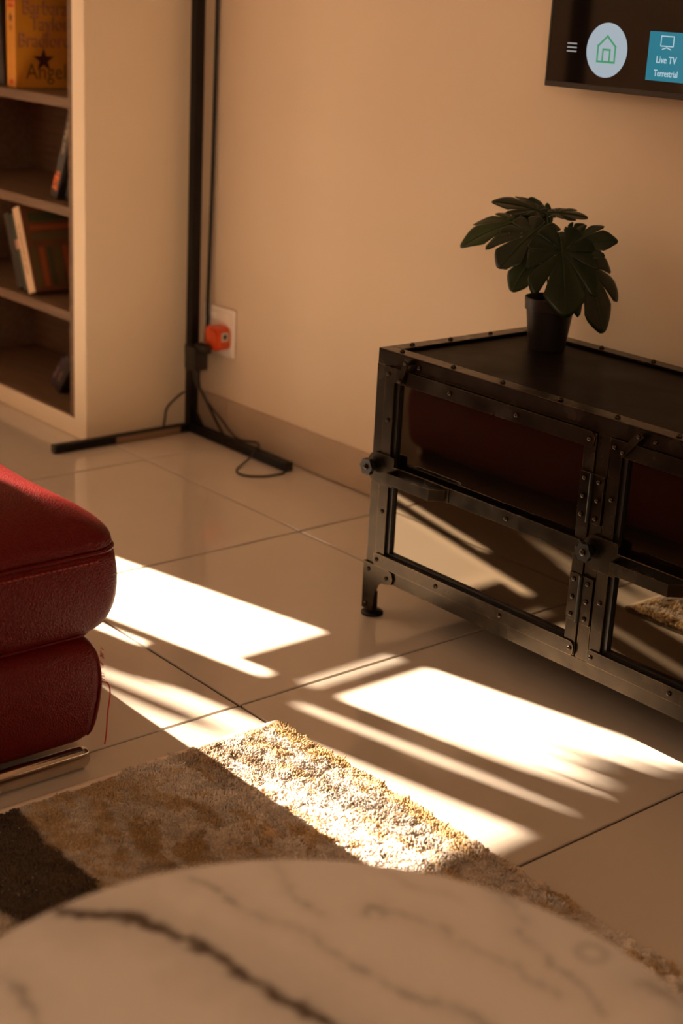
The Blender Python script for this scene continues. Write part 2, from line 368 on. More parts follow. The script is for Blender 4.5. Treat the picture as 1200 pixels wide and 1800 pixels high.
def book(name, label, w, d, h, cover, spine_col=None, loc=(0, 0, 0), lean=0.0, yaw=0.0, group=None, page=(0.55, 0.42, 0.28), thick=0.003):
    """w thickness along x, d depth along y (spine at -y), h height; origin at lower spine edge; lean about y"""
    e = empty(name, (loc[0], loc[1], loc[2]+max(0.0, w*math.sin(lean))+0.0006)); e.rotation_euler = (0, lean, yaw)
    tag(e, label, 'book', group)
    def part(nm, m, *b, bev=0.0):
        bm = B(*b, bev=bev, seg=2); me = bpy.data.meshes.new(nm); bm.to_mesh(me); bm.free(); return link(nm, me, m, e)
    part('cover_board', cover, w-thick, w, 0.002, d, 0, h, bev=0.0008)
    part('cover_board', cover, 0, thick, 0.002, d, 0, h, bev=0.0008)
    part('spine', spine_col or cover, 0, w, -0.001, 0.0035, 0, h, bev=0.0012)
    part('page_block', mat(name+'_pages', page, 0.8), thick, w-thick, 0.0035, d-0.004, 0.003, h-0.003)
    return e
def btext(e, s, size, m, x, y, z, xdir, sx=1.0, align='LEFT'):
    """lettering in the book's own frame"""
    cu = bpy.data.curves.new('lettering', 'FONT'); cu.body = s; cu.size = size; cu.extrude = 0.0003; cu.align_x = align; cu.resolution_u = 3
    t = bpy.data.objects.new('lettering', cu); C.objects.link(t)
    dg = bpy.context.evaluated_depsgraph_get(); me = bpy.data.meshes.new_from_object(t.evaluated_get(dg))
    bpy.data.objects.remove(t); bpy.data.curves.remove(cu)
    X = Vector(xdir); U = Vector((0, 0, 1)); N = X.cross(U)
    me.transform(Matrix(((X.x*sx, U.x, N.x, x), (X.y*sx, U.y, N.y, y), (X.z*sx, U.z, N.z, z), (0, 0, 0, 1))))
    me.materials.clear(); me.materials.append(m)
    return link('lettering', me, None, e)
def marks(e, m, n, size, x, y, z, vertical=True):
    """unreadable small print: a row of uneven letter-like strokes on the spine"""
    bm = bmesh.new(); p = 0.0; rr = random.Random(n*7+int(size*9000))
    for k in range(n):
        w = size*rr.uniform(0.28, 0.6); h = size*rr.choice((0.65, 0.7, 1.0)); g = size*0.14
        for (a0, a1, b0, b1) in ((0, w*0.28, 0, h), (w*0.72, w, 0, h*rr.choice((0.6, 1.0))), (w*0.28, w*0.72, h*rr.choice((0.0, 0.4, 0.75)), h*rr.choice((0.85, 0.95)))):
            if vertical: box(bm, x-b1, x-b0, y-0.0005, y+0.0004, z+p+a0, z+p+a1)
            else: box(bm, x+p+a0, x+p+a1, y-0.0005, y+0.0004, z+b0, z+b1)
        p += w+g+(size*0.35 if rr.random() < 0.18 else 0)
    me = bpy.data.meshes.new('lettering'); bm.to_mesh(me); bm.free(); return link('lettering', me, m, e)
def star(e, m, x, y, z, r, axis):
    pts = []
    for k in range(10):
        a = PI/2+k*PI/5; q = r if k % 2 == 0 else r*0.40; pts.append((q*math.cos(a), q*math.sin(a)))
    bm = bmesh.new()
    if axis == 'x': prism(bm, [(y+p[0], z+p[1]) for p in pts], 'x', x-0.0004, x+0.0006)
    else: prism(bm, [(x+p[0], z+p[1]) for p in pts], 'y', y-0.0006, y+0.0004)
    bmesh.ops.recalc_face_normals(bm, faces=bm.faces)
    me = bpy.data.meshes.new('star'); bm.to_mesh(me); bm.free(); return link('star', me, m, e)

yel = bookmat('yellow_cover', (0.62, 0.26, 0.02), 0.4, (0.58, 0.235, 0.018)); dkred = bookmat('dark_print', (0.07, 0.018, 0.022)); ochre = bookmat('ochre_print', (0.30, 0.10, 0.02))
letter = bookmat('pale_letter', (0.50, 0.20, 0.09)); shade = bookmat('letter_edge', (0.16, 0.07, 0.015)); redp = bookmat('red_print', (0.60, 0.03, 0.015))
blk = bookmat('black_cover', (0.015, 0.010, 0.009), 0.4, (0.02, 0.013, 0.011))
zs = SHZ[2]
e = book('book', 'thick yellow hardback with a dark star and cream lettering on the top shelf', 0.052, 0.20, 0.226, yel, loc=(-0.415, -0.315, zs+0.0005), yaw=math.radians(-4))
for i, (s, zz, yy) in enumerate((('Barbara', 0.178, 0.018), ('Taylor', 0.140, 0.040), ('Bradford', 0.100, 0.006))):
    btext(e, s, 0.050, shade, 0.0521, yy-0.001, zz-0.001, (0, 1, 0), 0.80); btext(e, s, 0.050, letter, 0.0525, yy+0.0015, zz+0.001, (0, 1, 0), 0.80)
star(e, dkred, 0.0525, 0.075, 0.068, 0.030, 'x'); btext(e, 'Angel', 0.055, shade, 0.0522, 0.026, 0.022, (0, 1, 0), 0.9)
star(e, dkred, 0.028, -0.0012, 0.168, 0.013, 'y'); star(e, ochre, 0.028, -0.0012, 0.144, 0.010, 'y')
marks(e, redp, 4, 0.012, 0.0145, -0.0012, 0.205, False); marks(e, redp, 5, 0.012, 0.0100, -0.0012, 0.193, False)
marks(e, redp, 3, 0.013, 0.0190, -0.0012, 0.010, False)
e = book('book', 'black paperback leaning against the yellow hardback', 0.034, 0.17, 0.225, blk, loc=(-0.4565, -0.320, zs+0.0028), lean=math.radians(-4.5))
marks(e, bookmat('pink_print', (0.35, 0.07, 0.06)), 9, 0.016, 0.024, -0.0013, 0.10)
e = book('book', 'dark slim book left of the black paperback on the top shelf', 0.022, 0.16, 0.20, bookmat('brown_cover', (0.06, 0.02, 0.012)), loc=(-0.482, -0.318, zs+0.0024), lean=math.radians(-5))
# second shelf
zs = SHZ[1]
e = book('book', 'dark paperback with orange spine lettering leaning right on the middle shelf', 0.030, 0.18, 0.235, bookmat('charcoal_cover', (0.035, 0.028, 0.024), 0.35), loc=(-0.230, -0.30, zs), lean=math.radians(23))
marks(e, bookmat('orange_print', (0.75, 0.14, 0.02)), 4, 0.022, 0.023, -0.0014, 0.02)
marks(e, bookmat('grey_print', (0.32, 0.24, 0.15)), 10, 0.013, 0.020, -0.0014, 0.12)
e = book('book', 'black paperback tucked behind the leaning book at the lining board', 0.022, 0.18, 0.205, blk, loc=(-0.192, -0.285, zs), lean=math.radians(23))
# third shelf: books leaning left
zs = SHZ[0]
tn = math.radians(-21)
e = book('book', 'leaning hardback with cream spine and brown striped cover on the lower shelf', 0.034, 0.20, 0.225, bookmat('brown_jacket', (0.16, 0.055, 0.022), 0.4, (0.12, 0.045, 0.02)), bookmat('cream_spine', (0.66, 0.45, 0.28), 0.5), loc=(-0.318, -0.318, zs), lean=tn)
stripe = [bookmat('olive_print', (0.10, 0.075, 0.025)), bookmat('rust_print', (0.30, 0.07, 0.02)), bookmat('green_print', (0.05, 0.06, 0.02))]
for k in range(8):
    bm = B(0.0338, 0.0346, 0.012+k*0.023, 0.026+k*0.023, 0.012, 0.115); me = bpy.data.meshes.new('printed_stripe'); bm.to_mesh(me); bm.free(); link('printed_stripe', me, stripe[k % 3], e)
for k, (za, zb) in enumerate(((0.135, 0.150), (0.160, 0.172), (0.182, 0.205))):
    bm = B(0.0338, 0.0346, 0.02, 0.17, za, zb); me = bpy.data.meshes.new('printed_band'); bm.to_mesh(me); bm.free(); link('printed_band', me, stripe[k], e)
marks(e, bookmat('grey_ink', (0.36, 0.23, 0.14)), 15, 0.014, 0.022, -0.0014, 0.05)
e = book('book', 'dark green book leaning behind the cream spine on the lower shelf', 0.030, 0.17, 0.205, bookmat('green_cover', (0.02, 0.032, 0.014)), loc=(-0.352, -0.312, zs+0.0008), lean=tn)
bm = B(0.004, 0.026, -0.0025, 0.0, 0.11, 0.135, 0.0008); me = bpy.data.meshes.new('spine_emblem'); bm.to_mesh(me); bm.free(); link('spine_emblem', me, bookmat('pink_emblem', (0.45, 0.22, 0.15)), e)
e = book('book', 'black book furthest left in the leaning row on the lower shelf', 0.030, 0.17, 0.20, blk, loc=(-0.386, -0.312, zs+0.0008), lean=tn)
# bottom shelf
zs = 0.0545
e = book('book', 'small dark book leaning right at the bottom of the bookcase', 0.022, 0.14, 0.125, bookmat('plum_cover', (0.035, 0.018, 0.022)), loc=(-0.318, -0.25, zs), lean=math.radians(38))
marks(e, bookmat('tan_print', (0.28, 0.16, 0.10)), 5, 0.012, 0.016, -0.0014, 0.03)
e = book('book', 'black notebook slumped beneath the small dark book', 0.018, 0.15, 0.105, blk, loc=(-0.282, -0.262, zs), lean=math.radians(38))
e = book('book', 'purple pamphlet lying tilted beside the small dark book', 0.014, 0.13, 0.11, bookmat('purple_cover', (0.06, 0.03, 0.045)), loc=(-0.360, -0.235, zs), lean=math.radians(38))
marks(e, bookmat('lilac_print', (0.25, 0.16, 0.18)), 6, 0.013, 0.011, -0.0014, 0.03)

# ------------------------------------------------------------------ black metal stand in the corner
PX, PY = 0.043, -0.052
stn = tag(empty('corner_stand', (PX, PY, 0)), 'black metal corner stand with a tall post and two foot bars on the floor', 'stand')
obj('post', B(PX-0.0125, PX+0.0125, PY-0.0125, PY+0.0125, 0.001, 2.1, 0.002), M['blackpaint'], stn)
fb = obj('foot_bar', B(PX+0.0125, 0.452, PY-0.012, PY+0.012, 0.001, 0.024, 0.003), M['blackpaint'], stn)
obj('end_cap', B(0.452, 0.458, PY-0.0125, PY+0.0125, 0.001, 0.025, 0.003), M['black'], fb)
fb = obj('foot_bar', B(PX-0.0125, PX+0.0095, -0.452, PY-0.0125, 0.001, 0.022, 0.003), M['blackpaint'], stn)
obj('end_cap', B(PX-0.013, PX+0.010, -0.458, -0.452, 0.001, 0.023, 0.003), M['black'], fb)
obj('tan_section', B(PX-0.0135, PX+0.0105, -0.285, -0.09, 0.0012, 0.0195, 0.003), mat('tan_surface', (0.22, 0.14, 0.085), 0.5), fb)  # tan stretch over part of this foot bar
obj('corner_bracket', prism(bmesh.new(), [(PX+0.0125, 0.024), (PX+0.055, 0.024), (PX+0.0125, 0.07)], 'y', PY-0.003, PY+0.003), M['blackpaint'], stn)
for (zz) in (0.20, 1.2): obj('collar', B(PX-0.0145, PX+0.0145, PY-0.0145, PY+0.0145, zz, zz+0.03, 0.002), M['black'], stn)

# ------------------------------------------------------------------ wall socket, adapter, plug, cords
sk = tag(empty('wall_socket', (0.094, 0.0, 0.272)), 'white square wall socket plate above the skirting in the corner', 'socket')
obj('plate', B(0.028, 0.162, -0.009, -0.0003, 0.210, 0.334, 0.004, 3), M['plate'], sk, True)
obj('inner_frame', B(0.040, 0.150, -0.0105, -0.0085, 0.222, 0.322, 0.002), M['plate'], sk, True)
obj('rocker_switch', B(0.060, 0.082, -0.0135, -0.010, 0.300, 0.316, 0.0015), M['plate'], sk)
ad = tag(empty('plug_adapter', (0.118, -0.011, 0.262)), 'orange multi plug adapter fitted to the white wall socket', 'adapter')
obj('body', prism(bmesh.new(), rrect(0.088, 0.150, 0.230, 0.290, (0.018, 0.018, 0.018, 0.018)), 'y', -0.044, -0.011), M['orange'], ad, True)
obj('front_cap', prism(bmesh.new(), rrect(0.095, 0.143, 0.237, 0.283, 0.014), 'y', -0.049, -0.044), M['orange'], ad, True)
for zz in (0.246, 0.259, 0.272): obj('socket_hole', B(0.0865, 0.0885, -0.040, -0.020, zz-0.003, zz+0.003), mat('dark_orange', (0.30, 0.03, 0.01), 0.5), ad)
for zz in (0.240, 0.278): obj('rib', B(0.087, 0.151, -0.041, -0.036, zz-0.002, zz+0.002, 0.001, 1), M['orange'], ad)
obj('label_sticker', B(0.1495, 0.1507, -0.038, -0.018, 0.256, 0.278), M['sticker'], ad)
obj('label_mark', B(0.1506, 0.1511, -0.033, -0.023, 0.262, 0.273), M['black'], ad)
pg = tag(empty('power_plug', (0.085, -0.066, 0.20)), 'black power brick plugged beside the corner post below the orange adapter', 'plug')
obj('brick', prism(bmesh.new(), rrect(0.062, 0.108, 0.175, 0.236, 0.006), 'y', -0.088, -0.050), M['black'], pg, True)
obj('prong_block', B(0.088, 0.130, -0.080, -0.052, 0.222, 0.246, 0.006), M['black'], pg, True)
obj('cord_sleeve', tube(bmesh.new(), [(0.085, -0.068, 0.178), (0.088, -0.068, 0.150), (0.094, -0.066, 0.128)], [0.011, 0.009, 0.006], 10), M['black'], pg, True)
def cord(label, pts, r=0.0028):
    o = obj('cord', tube(bmesh.new(), spline(pts, 8), r, 8), M['black'], None, True)
    return tag(o, label, 'cord')
cord('thin black cord looping out over the floor past the foot bar', [(0.100, -0.068, 0.130), (0.118, -0.058, 0.10), (0.150, -0.034, 0.055), (0.215, -0.030, 0.020), (0.29, -0.028, 0.028), (0.325, -0.044, 0.0305), (0.342, -0.066, 0.0300), (0.352, -0.088, 0.016), (0.360, -0.118, 0.005), (0.380, -0.150, 0.0035), (0.410, -0.168, 0.0035), (0.440, -0.160, 0.0035), (0.462, -0.128, 0.0035), (0.466, -0.085, 0.0035), (0.464, -0.070, 0.0035)], 0.0026)
cord('thicker black cord hanging from the brick down behind the foot bar', [(0.086, -0.062, 0.134), (0.092, -0.048, 0.105), (0.112, -0.036, 0.065), (0.130, -0.026, 0.030), (0.165, -0.024, 0.005), (0.24, -0.022, 0.004)], 0.0035)
cord('short black cord arching from the post toward the bookcase side', [(0.034, -0.068, 0.105), (0.022, -0.085, 0.088), (0.010, -0.105, 0.06), (0.007, -0.11, 0.025), (0.0085, -0.12, 0.004), (0.012, -0.16, 0.0032)], 0.0026)
cord('flat black cord running up the wall right of the corner post', [(0.070, -0.030, 0.240), (0.066, -0.022, 0.30), (0.062, -0.020, 0.34), (0.060, -0.012, 0.7), (0.062, -0.010, 1.2), (0.062, -0.010, 2.0)], 0.0050)

# ------------------------------------------------------------------ television
TX0, TX1, TZ0, TZ1, TYB, TYF = 1.182, 2.30, 0.957, 1.60, -0.012, -0.062
tv = tag(empty('television', ((TX0+TX1)/2, TYB, TZ0)), 'flat black wall television showing a menu screen', 'television')
obj('housing', B(TX0+0.004, TX1-0.004, TYF+0.012, TYB-0.0005, TZ0+0.004, TZ1-0.004, 0.004), M['black'], tv)
bz = bmesh.new()
box(bz, TX0, TX0+0.004, TYF, TYF+0.02, TZ0, TZ1, 0.001, 1); box(bz, TX1-0.004, TX1, TYF, TYF+0.02, TZ0, TZ1, 0.001, 1)
box(bz, TX0+0.004, TX1-0.004, TYF, TYF+0.02, TZ0, TZ0+0.010, 0.001, 1); box(bz, TX0+0.004, TX1-0.004, TYF, TYF+0.02, TZ1-0.005, TZ1, 0.001, 1)
obj('bezel', bz, mat('tv_bezel', (0.02, 0.014, 0.010), 0.35), tv)
scr = obj('screen', B(TX0+0.004, TX1-0.004, TYF+0.002, TYF+0.012, TZ0+0.010, TZ1-0.005), M['screen'], tv)
SY = TYF+0.0018
def flat(name, pts, m, lift=0.0003): return obj(name, prism(bmesh.new(), pts, 'y', SY-lift, SY+0.0001), m, scr)
def stroke(name, pts, w, m, lift, closed=False):
    bm = bmesh.new(); P = [Vector((p[0], p[1])) for p in pts]; n = len(P)
    for i in range(n if closed else n-1):
        a, b = P[i], P[(i+1) % n]; d = (b-a).normalized(); t = Vector((-d.y, d.x))*w/2; a = a-d*w/2; b = b+d*w/2
        prism(bm, [tuple(a+t), tuple(b+t), tuple(b-t), tuple(a-t)], 'y', SY-lift, SY-lift+0.0002)
    return obj(name, bm, m, scr)
ccx, ccz, cr = 1.323, 1.028, 0.047
flat('menu_circle', [(ccx+cr*math.cos(2*PI*k/48), ccz+cr*math.sin(2*PI*k/48)) for k in range(48)], M['ui_circle'])
hs = [(ccx-0.020, ccz-0.020), (ccx+0.020, ccz-0.020), (ccx+0.020, ccz+0.007), (ccx, ccz+0.024), (ccx-0.020, ccz+0.007)]
stroke('house_icon', hs, 0.0036, M['ui_green'], 0.0006, True)
stroke('house_icon_door', [(ccx-0.008, ccz-0.020), (ccx-0.008, ccz+0.001), (ccx+0.008, ccz+0.001), (ccx+0.008, ccz-0.020)], 0.0034, M['ui_green'], 0.0006)
for k in (-1, 0, 1): flat('menu_bar', [(1.229, ccz+0.0005+k*0.0068-0.0013), (1.252, ccz+0.0005+k*0.0068-0.0013), (1.252, ccz+0.0005+k*0.0068+0.0013), (1.229, ccz+0.0005+k*0.0068+0.0013)], M['ui_grey'])
flat('menu_tile', rrect(1.417, 1.545, 0.9845, 1.066, 0.0005, 1), M['ui_cyan'])
mxc = 1.4565
stroke('monitor_icon', rrect(mxc-0.0135, mxc+0.0135, 1.0425, 1.0590, 0.001, 2), 0.0018, M['ui_text'], 0.0006, True)
stroke('monitor_icon_stand', [(mxc-0.009, 1.0373), (mxc, 1.0402), (mxc+0.009, 1.0373)], 0.0016, M['ui_text'], 0.0006); stroke('monitor_icon_neck', [(mxc, 1.0402), (mxc, 1.0425)], 0.0016, M['ui_text'], 0.0006)
text_mesh('tile_title', 'Live TV', 0.0165, M['ui_text'], scr, (1.4585, SY-0.0006, 1.0145), (1, 0, 0), (0, 0, 1), 0.86, 0.0002, 'CENTER')
text_mesh('tile_subtitle', 'Terrestrial', 0.0150, M['ui_text'], scr, (1.4605, SY-0.0006, 0.9925), (1, 0, 0), (0, 0, 1), 0.80, 0.0002, 'CENTER')
obj('wall_mount', B(1.6, 1.9, -0.0125, -0.0004, 1.15, 1.45, 0.002), M['black'], tv)

# ------------------------------------------------------------------ riveted metal cabinet
F = -0.470                       # plane of the frame's front face
KX0, KX1, KZ0, KZ1, KYB = 1.219, 2.284, 0.080, 0.510, -0.088
cab = tag(empty('metal_cabinet', ((KX0+KX1)/2, (F+KYB)/2, 0)), 'low dark riveted metal media cabinet with smoked glass doors under the television', 'cabinet')
T = 0.004
fr = bmesh.new()
box(fr, KX0, KX1, F, F+T, 0.4825, KZ1, 0.0012, 1); box(fr, KX0, KX1, F, F+T, KZ0, 0.106, 0.0012, 1)
box(fr, KX0, 1.2415, F, F+T, 0.106, 0.4825); box(fr, 1.7365, 1.7600, F, F+T, 0.106, 0.4825); box(fr, KX1-0.0225, KX1, F, F+T, 0.106, 0.4825)
obj('front_frame', fr, M['steel'], cab)
tf = bmesh.new()
W = 0.030
box(tf, KX0, KX1, F, F+W, KZ1-0.003, KZ1+0.0005, 0.001, 1); box(tf, KX0, KX1, KYB-W, KYB, KZ1-0.003, KZ1+0.0005, 0.001, 1)
box(tf, KX0, KX0+W, F+W, KYB-W, KZ1-0.003, KZ1+0.0005, 0.001, 1); box(tf, KX1-W, KX1, F+W, KYB-W, KZ1-0.003, KZ1+0.0005, 0.001, 1)
obj('top_frame', tf, M['steel'], cab)
obj('top_panel', B(KX0+0.006, KX1-0.006, F+0.006, KYB-0.006, KZ1-0.010, KZ1-0.006), M['steel2'], cab)
for xa, xb in ((KX0, KX0+T), (KX1-T, KX1)):
    sf = bmesh.new()
    box(sf, xa, xb, F+T, KYB, KZ1-0.033, KZ1-0.003); box(sf, xa, xb, F+T, KYB, KZ0, KZ0+0.028)
    box(sf, xa, xb, F+T, F+0.03, KZ0+0.028, KZ1-0.033); box(sf, xa, xb, KYB-0.03, KYB, KZ0+0.028, KZ1-0.033)
    obj('side_frame', sf, M['steel'], cab)
    xi = xa+0.004 if xa == KX0 else xb-0.007
    obj('side_panel', B(xi, xi+0.003, F+0.02, KYB-0.01, KZ0+0.01, KZ1-0.012), M['steel2'], cab)
obj('back_panel', B(KX0+0.004, KX1-0.004, KYB-0.003, KYB, KZ0, KZ1-0.004), M['steel2'], cab)
obj('bottom_panel', B(KX0+0.004, KX1-0.004, F+T, KYB-0.003, KZ0+0.002, KZ0+0.006), M['steel2'], cab)
obj('divider', B(1.745, 1.752, F+0.02, KYB-0.004, KZ0+0.006, KZ1-0.011), M['steel2'], cab)

rb = bmesh.new()                 # dome rivet on the front, axis -y
lathe(rb, [(0.0042, 0.0), (0.0042, 0.001), (0.0036, 0.0024), (0.0022, 0.0036), (0.0008, 0.0041)], 0, 0, 10)
rme = bpy.data.meshes.new('rivet'); bmesh.ops.recalc_face_normals(rb, faces=rb.faces); rb.to_mesh(rme); rb.free()
rme.polygons.foreach_set('use_smooth', [True]*len(rme.polygons)); rme.materials.append(M['rivet'])
def rivet(p, parent, axis='y', s=1.0):
    o = link('rivet', rme, None, parent); o.location = Vector(p)-worldloc(parent)
    if axis == 'y': o.rotation_euler = (PI/2, 0, 0)
    o.scale = (s, s, s); return o
for x in (1.266, 1.395, 1.512, 1.640, 1.757, 1.875, 1.99, 2.11, 2.235): rivet((x, F+0.014, KZ1+0.0003), cab, 'z', 1.15)
for y in (-0.403, -0.308, -0.204): rivet((KX0+0.015, y, KZ1+0.0003), cab, 'z', 1.15); rivet((KX1-0.015, y, KZ1+0.0003), cab, 'z', 1.15)
for x in (1.30, 1.42, 1.54, 1.66, 1.78, 1.90, 2.02, 2.14): rivet((x, KYB-0.015, KZ1+0.0003), cab, 'z', 1.15)

def knob(parent, x, y, z):
    """cast rosette knob: six lobes round a hub, axis -y"""
    pts = []
    for k in range(48):
        a = 2*PI*k/48; q = 0.0150+0.0013*math.cos(6*a); pts.append((x+q*math.cos(a), z+q*math.sin(a)))
    kn = obj('knob', prism(bmesh.new(), pts, 'y', y-0.018, y-0.009), M['blackiron'], parent, True)
    bm = bmesh.new(); lathe(bm, [(0.0065, 0), (0.0065, 0.010)], 0, 0, 16); bmesh.ops.rotate(bm, verts=bm.verts, matrix=Matrix.Rotation(PI/2, 3, 'X')); bmesh.ops.translate(bm, verts=bm.verts, vec=(x, y, z)); obj('knob_shaft', bm, M['blackiron'], parent)
    bm = bmesh.new(); lathe(bm, [(0.0058, 0), (0.0055, 0.002), (0.004, 0.0032), (0.0015, 0.0038)], 0, 0, 16); bmesh.ops.rotate(bm, verts=bm.verts, matrix=Matrix.Rotation(PI/2, 3, 'X')); bmesh.ops.translate(bm, verts=bm.verts, vec=(x, y-0.018, z)); obj('knob_cap', bm, M['rivet'], parent, True)

def make_door(x0):
    """hinged door 0.492 wide from x0"""
    x1 = x0+0.492
    P1, P2, P3 = F-0.001, F-0.0045, F-0.008      # strip face, strap face
    bm = bmesh.new()
    box(bm, x0+0.001, x0+0.0245, P1-0.002, F+0.006, 0.108, 0.4815, 0.0008, 1); box(bm, x1-0.0245, x1-0.001, P1-0.002, F+0.006, 0.108, 0.4815, 0.0008, 1)
    box(bm, x0+0.0245, x1-0.0245, P1, F+0.004, 0.463, 0.4815); box(bm, x0+0.0245, x1-0.0245, P1, F+0.004, 0.108, 0.130)
    door = obj('door', bm, M['steel'], cab)
    obj('glass_pane', B(x0+0.020, x1-0.020, F+0.009, F+0.013, 0.112, 0.478), M['glass'], door)
    ib = bmesh.new()                               # dark gasket round the glass
    box(ib, x0+0.0245, x0+0.0325, F+0.003, F+0.0088, 0.130, 0.462); box(ib, x1-0.0290, x1-0.0245, F+0.003, F+0.0088, 0.130, 0.462); box(ib, x0+0.03, x1-0.03, F+0.003, F+0.0088, 0.130, 0.136)
    obj('gasket', ib, M['black'], door)
    def strap(a, b, c, d, rad): return obj('strap', prism(bmesh.new(), rrect(a, b, c, d, rad), 'y', P2-0.002, P1-0.0022), M['steel'], door)
    strap(x0+0.003, x1-0.002, 0.4585, 0.4835, (0.011, 0.011, 0.011, 0.002))
    strap(x0+0.040, x1-0.003, 0.280, 0.3055, (0.0, 0.011, 0.011, 0.0))
    strap(x0+0.001, x1-0.001, 0.108, 0.1315, (0.006, 0.006, 0.010, 0.006))
    obj('lock_plate', prism(bmesh.new(), rrect(x0-0.027, x0+0.041, 0.266, 0.322, (0.020, 0.004, 0.004, 0.020)), 'y', P2-0.003, P1-0.0022), M['steel'], door)
    for i in range(4): rivet((x0+0.012+i*0.156, P2-0.0018, 0.471), door); rivet((x0+0.010+i*0.158, P2-0.0018, 0.120), door)
    for x in (x0+0.321, x0+0.479): rivet((x, P2-0.0018, 0.292), door)
    for z in (0.386, 0.214): rivet((x0+0.0135, P1-0.0018, z), door)
    knob(door, x0-0.014, P2-0.002, 0.295)
    # pull: flat bar standing off the middle strap
    hb = bmesh.new(); ha, hc = x0+0.041, x0+0.178; y0, y1 = P2-0.002, P2-0.026
    prism(hb, [(ha, y0), (ha+0.006, y1), (hc-0.020, y1), (hc, y0), (hc-0.005, y0), (hc-0.022, y1+0.004), (ha+0.009, y1+0.004), (ha+0.005, y0)], 'z', 0.2805, 0.3005)
    obj('handle', hb, M['steel'], door)
    obj('handle_back_plate', B(ha-0.001, hc+0.006, P2-0.004, P2-0.0018, 0.279, 0.3065, 0.0008, 1), M['steel'], door)
    # two butt hinges, each two leaves, barrel and six rivets
    for zc in (0.378, 0.208):
        ha_ = x1-0.0235
        obj('hinge_leaf', B(ha_, ha_+0.0215, P1-0.0050, P1-0.0018, zc-0.040, zc+0.040, 0.0006, 1), M['steel'], door)
        obj('hinge_leaf', B(x1+0.004, x1+0.0255, P1-0.0050, F-0.0002, zc-0.040, zc+0.040, 0.0006, 1), M['steel'], door)
        obj('hinge_barrel', tube(bmesh.new(), [(x1+0.001, P1-0.0055, zc-0.040), (x1+0.001, P1-0.0055, zc+0.040)], 0.0038, 12), M['blackiron'], door, True)
        for dz in (-0.030, 0, 0.030): rivet((ha_+0.0095, P1-0.0049, zc+dz), door); rivet((x1+0.0150, P1-0.0049, zc+dz), door)
    # swivelling catch across the top rail
    lx = x0+0.060 if x0 < 1.5 else x0+0.059
    a, b = (Vector((lx, 0.500)), Vector((lx-0.012, 0.4655))) if x0 < 1.5 else (Vector((lx, 0.500)), Vector((lx-0.027, 0.468)))
    d = (b-a).normalized(); t = Vector((-d.y, d.x))*0.0055; a2 = a-d*0.005; b2 = b+d*0.005
    obj('catch', prism(bmesh.new(), [tuple(a2+t), tuple(b2+t), tuple(b2-t), tuple(a2-t)], 'y', P2-0.008, P2-0.005), M['steel'], door)
    rivet((a.x, P2-0.0075, a.y), door, s=0.9); rivet((b.x, P2-0.0075, b.y), door, s=0.9); rivet((lx+0.023, F+0.0002, 0.4955), door)
    obj('catch_spacer', B(a.x-0.003, a.x+0.003, P2-0.005, F, a.y-0.003, a.y+0.003), M['blackiron'], door)
    return door
d1 = make_door(1.2435); d2 = make_door(1.7625)
def leg(xs, ys):
    """bracket leg at a corner; xs, ys = +1/-1 point towards the cabinet's inside"""
    x = KX0 if xs > 0 else KX1; y = F if ys > 0 else KYB
    prof = [(-0.003, 0.106), (0.066, 0.106), (0.074, 0.103), (0.078, 0.092), (0.074, 0.081), (0.064, 0.078), (0.048, 0.076), (0.038, 0.068), (0.031, 0.052), (0.028, 0.030), (0.026, 0.014), (-0.001, 0.014)]
    bm = bmesh.new(); prism(bm, [(x+xs*p[0], p[1]) for p in prof], 'y', y-ys*0.0045, y-ys*0.0003)
    L = obj('leg', bm, M['steel'], cab)
    bm = bmesh.new(); prism(bm, [(y+ys*(p[0]), p[1]) for p in prof], 'x', x-xs*0.0045, x-xs*0.0003); obj('leg_side_plate', bm, M['steel'], L)
    cx, cy = x+xs*0.011, y+ys*0.012
    obj('foot', lathe(bmesh.new(), [(0.021, 0.0005), (0.021, 0.004), (0.018, 0.007), (0.009, 0.010), (0.008, 0.045)], cx, cy, 24), M['blackiron'], L, True)
    if ys > 0:
        for (px, pz) in ((0.012, 0.094), (0.062, 0.0905), (0.009, 0.024)): rivet((x+xs*px, y-0.0043, pz), L)
for xs in (1, -1):
    for ys in (1, -1): leg(xs, ys)

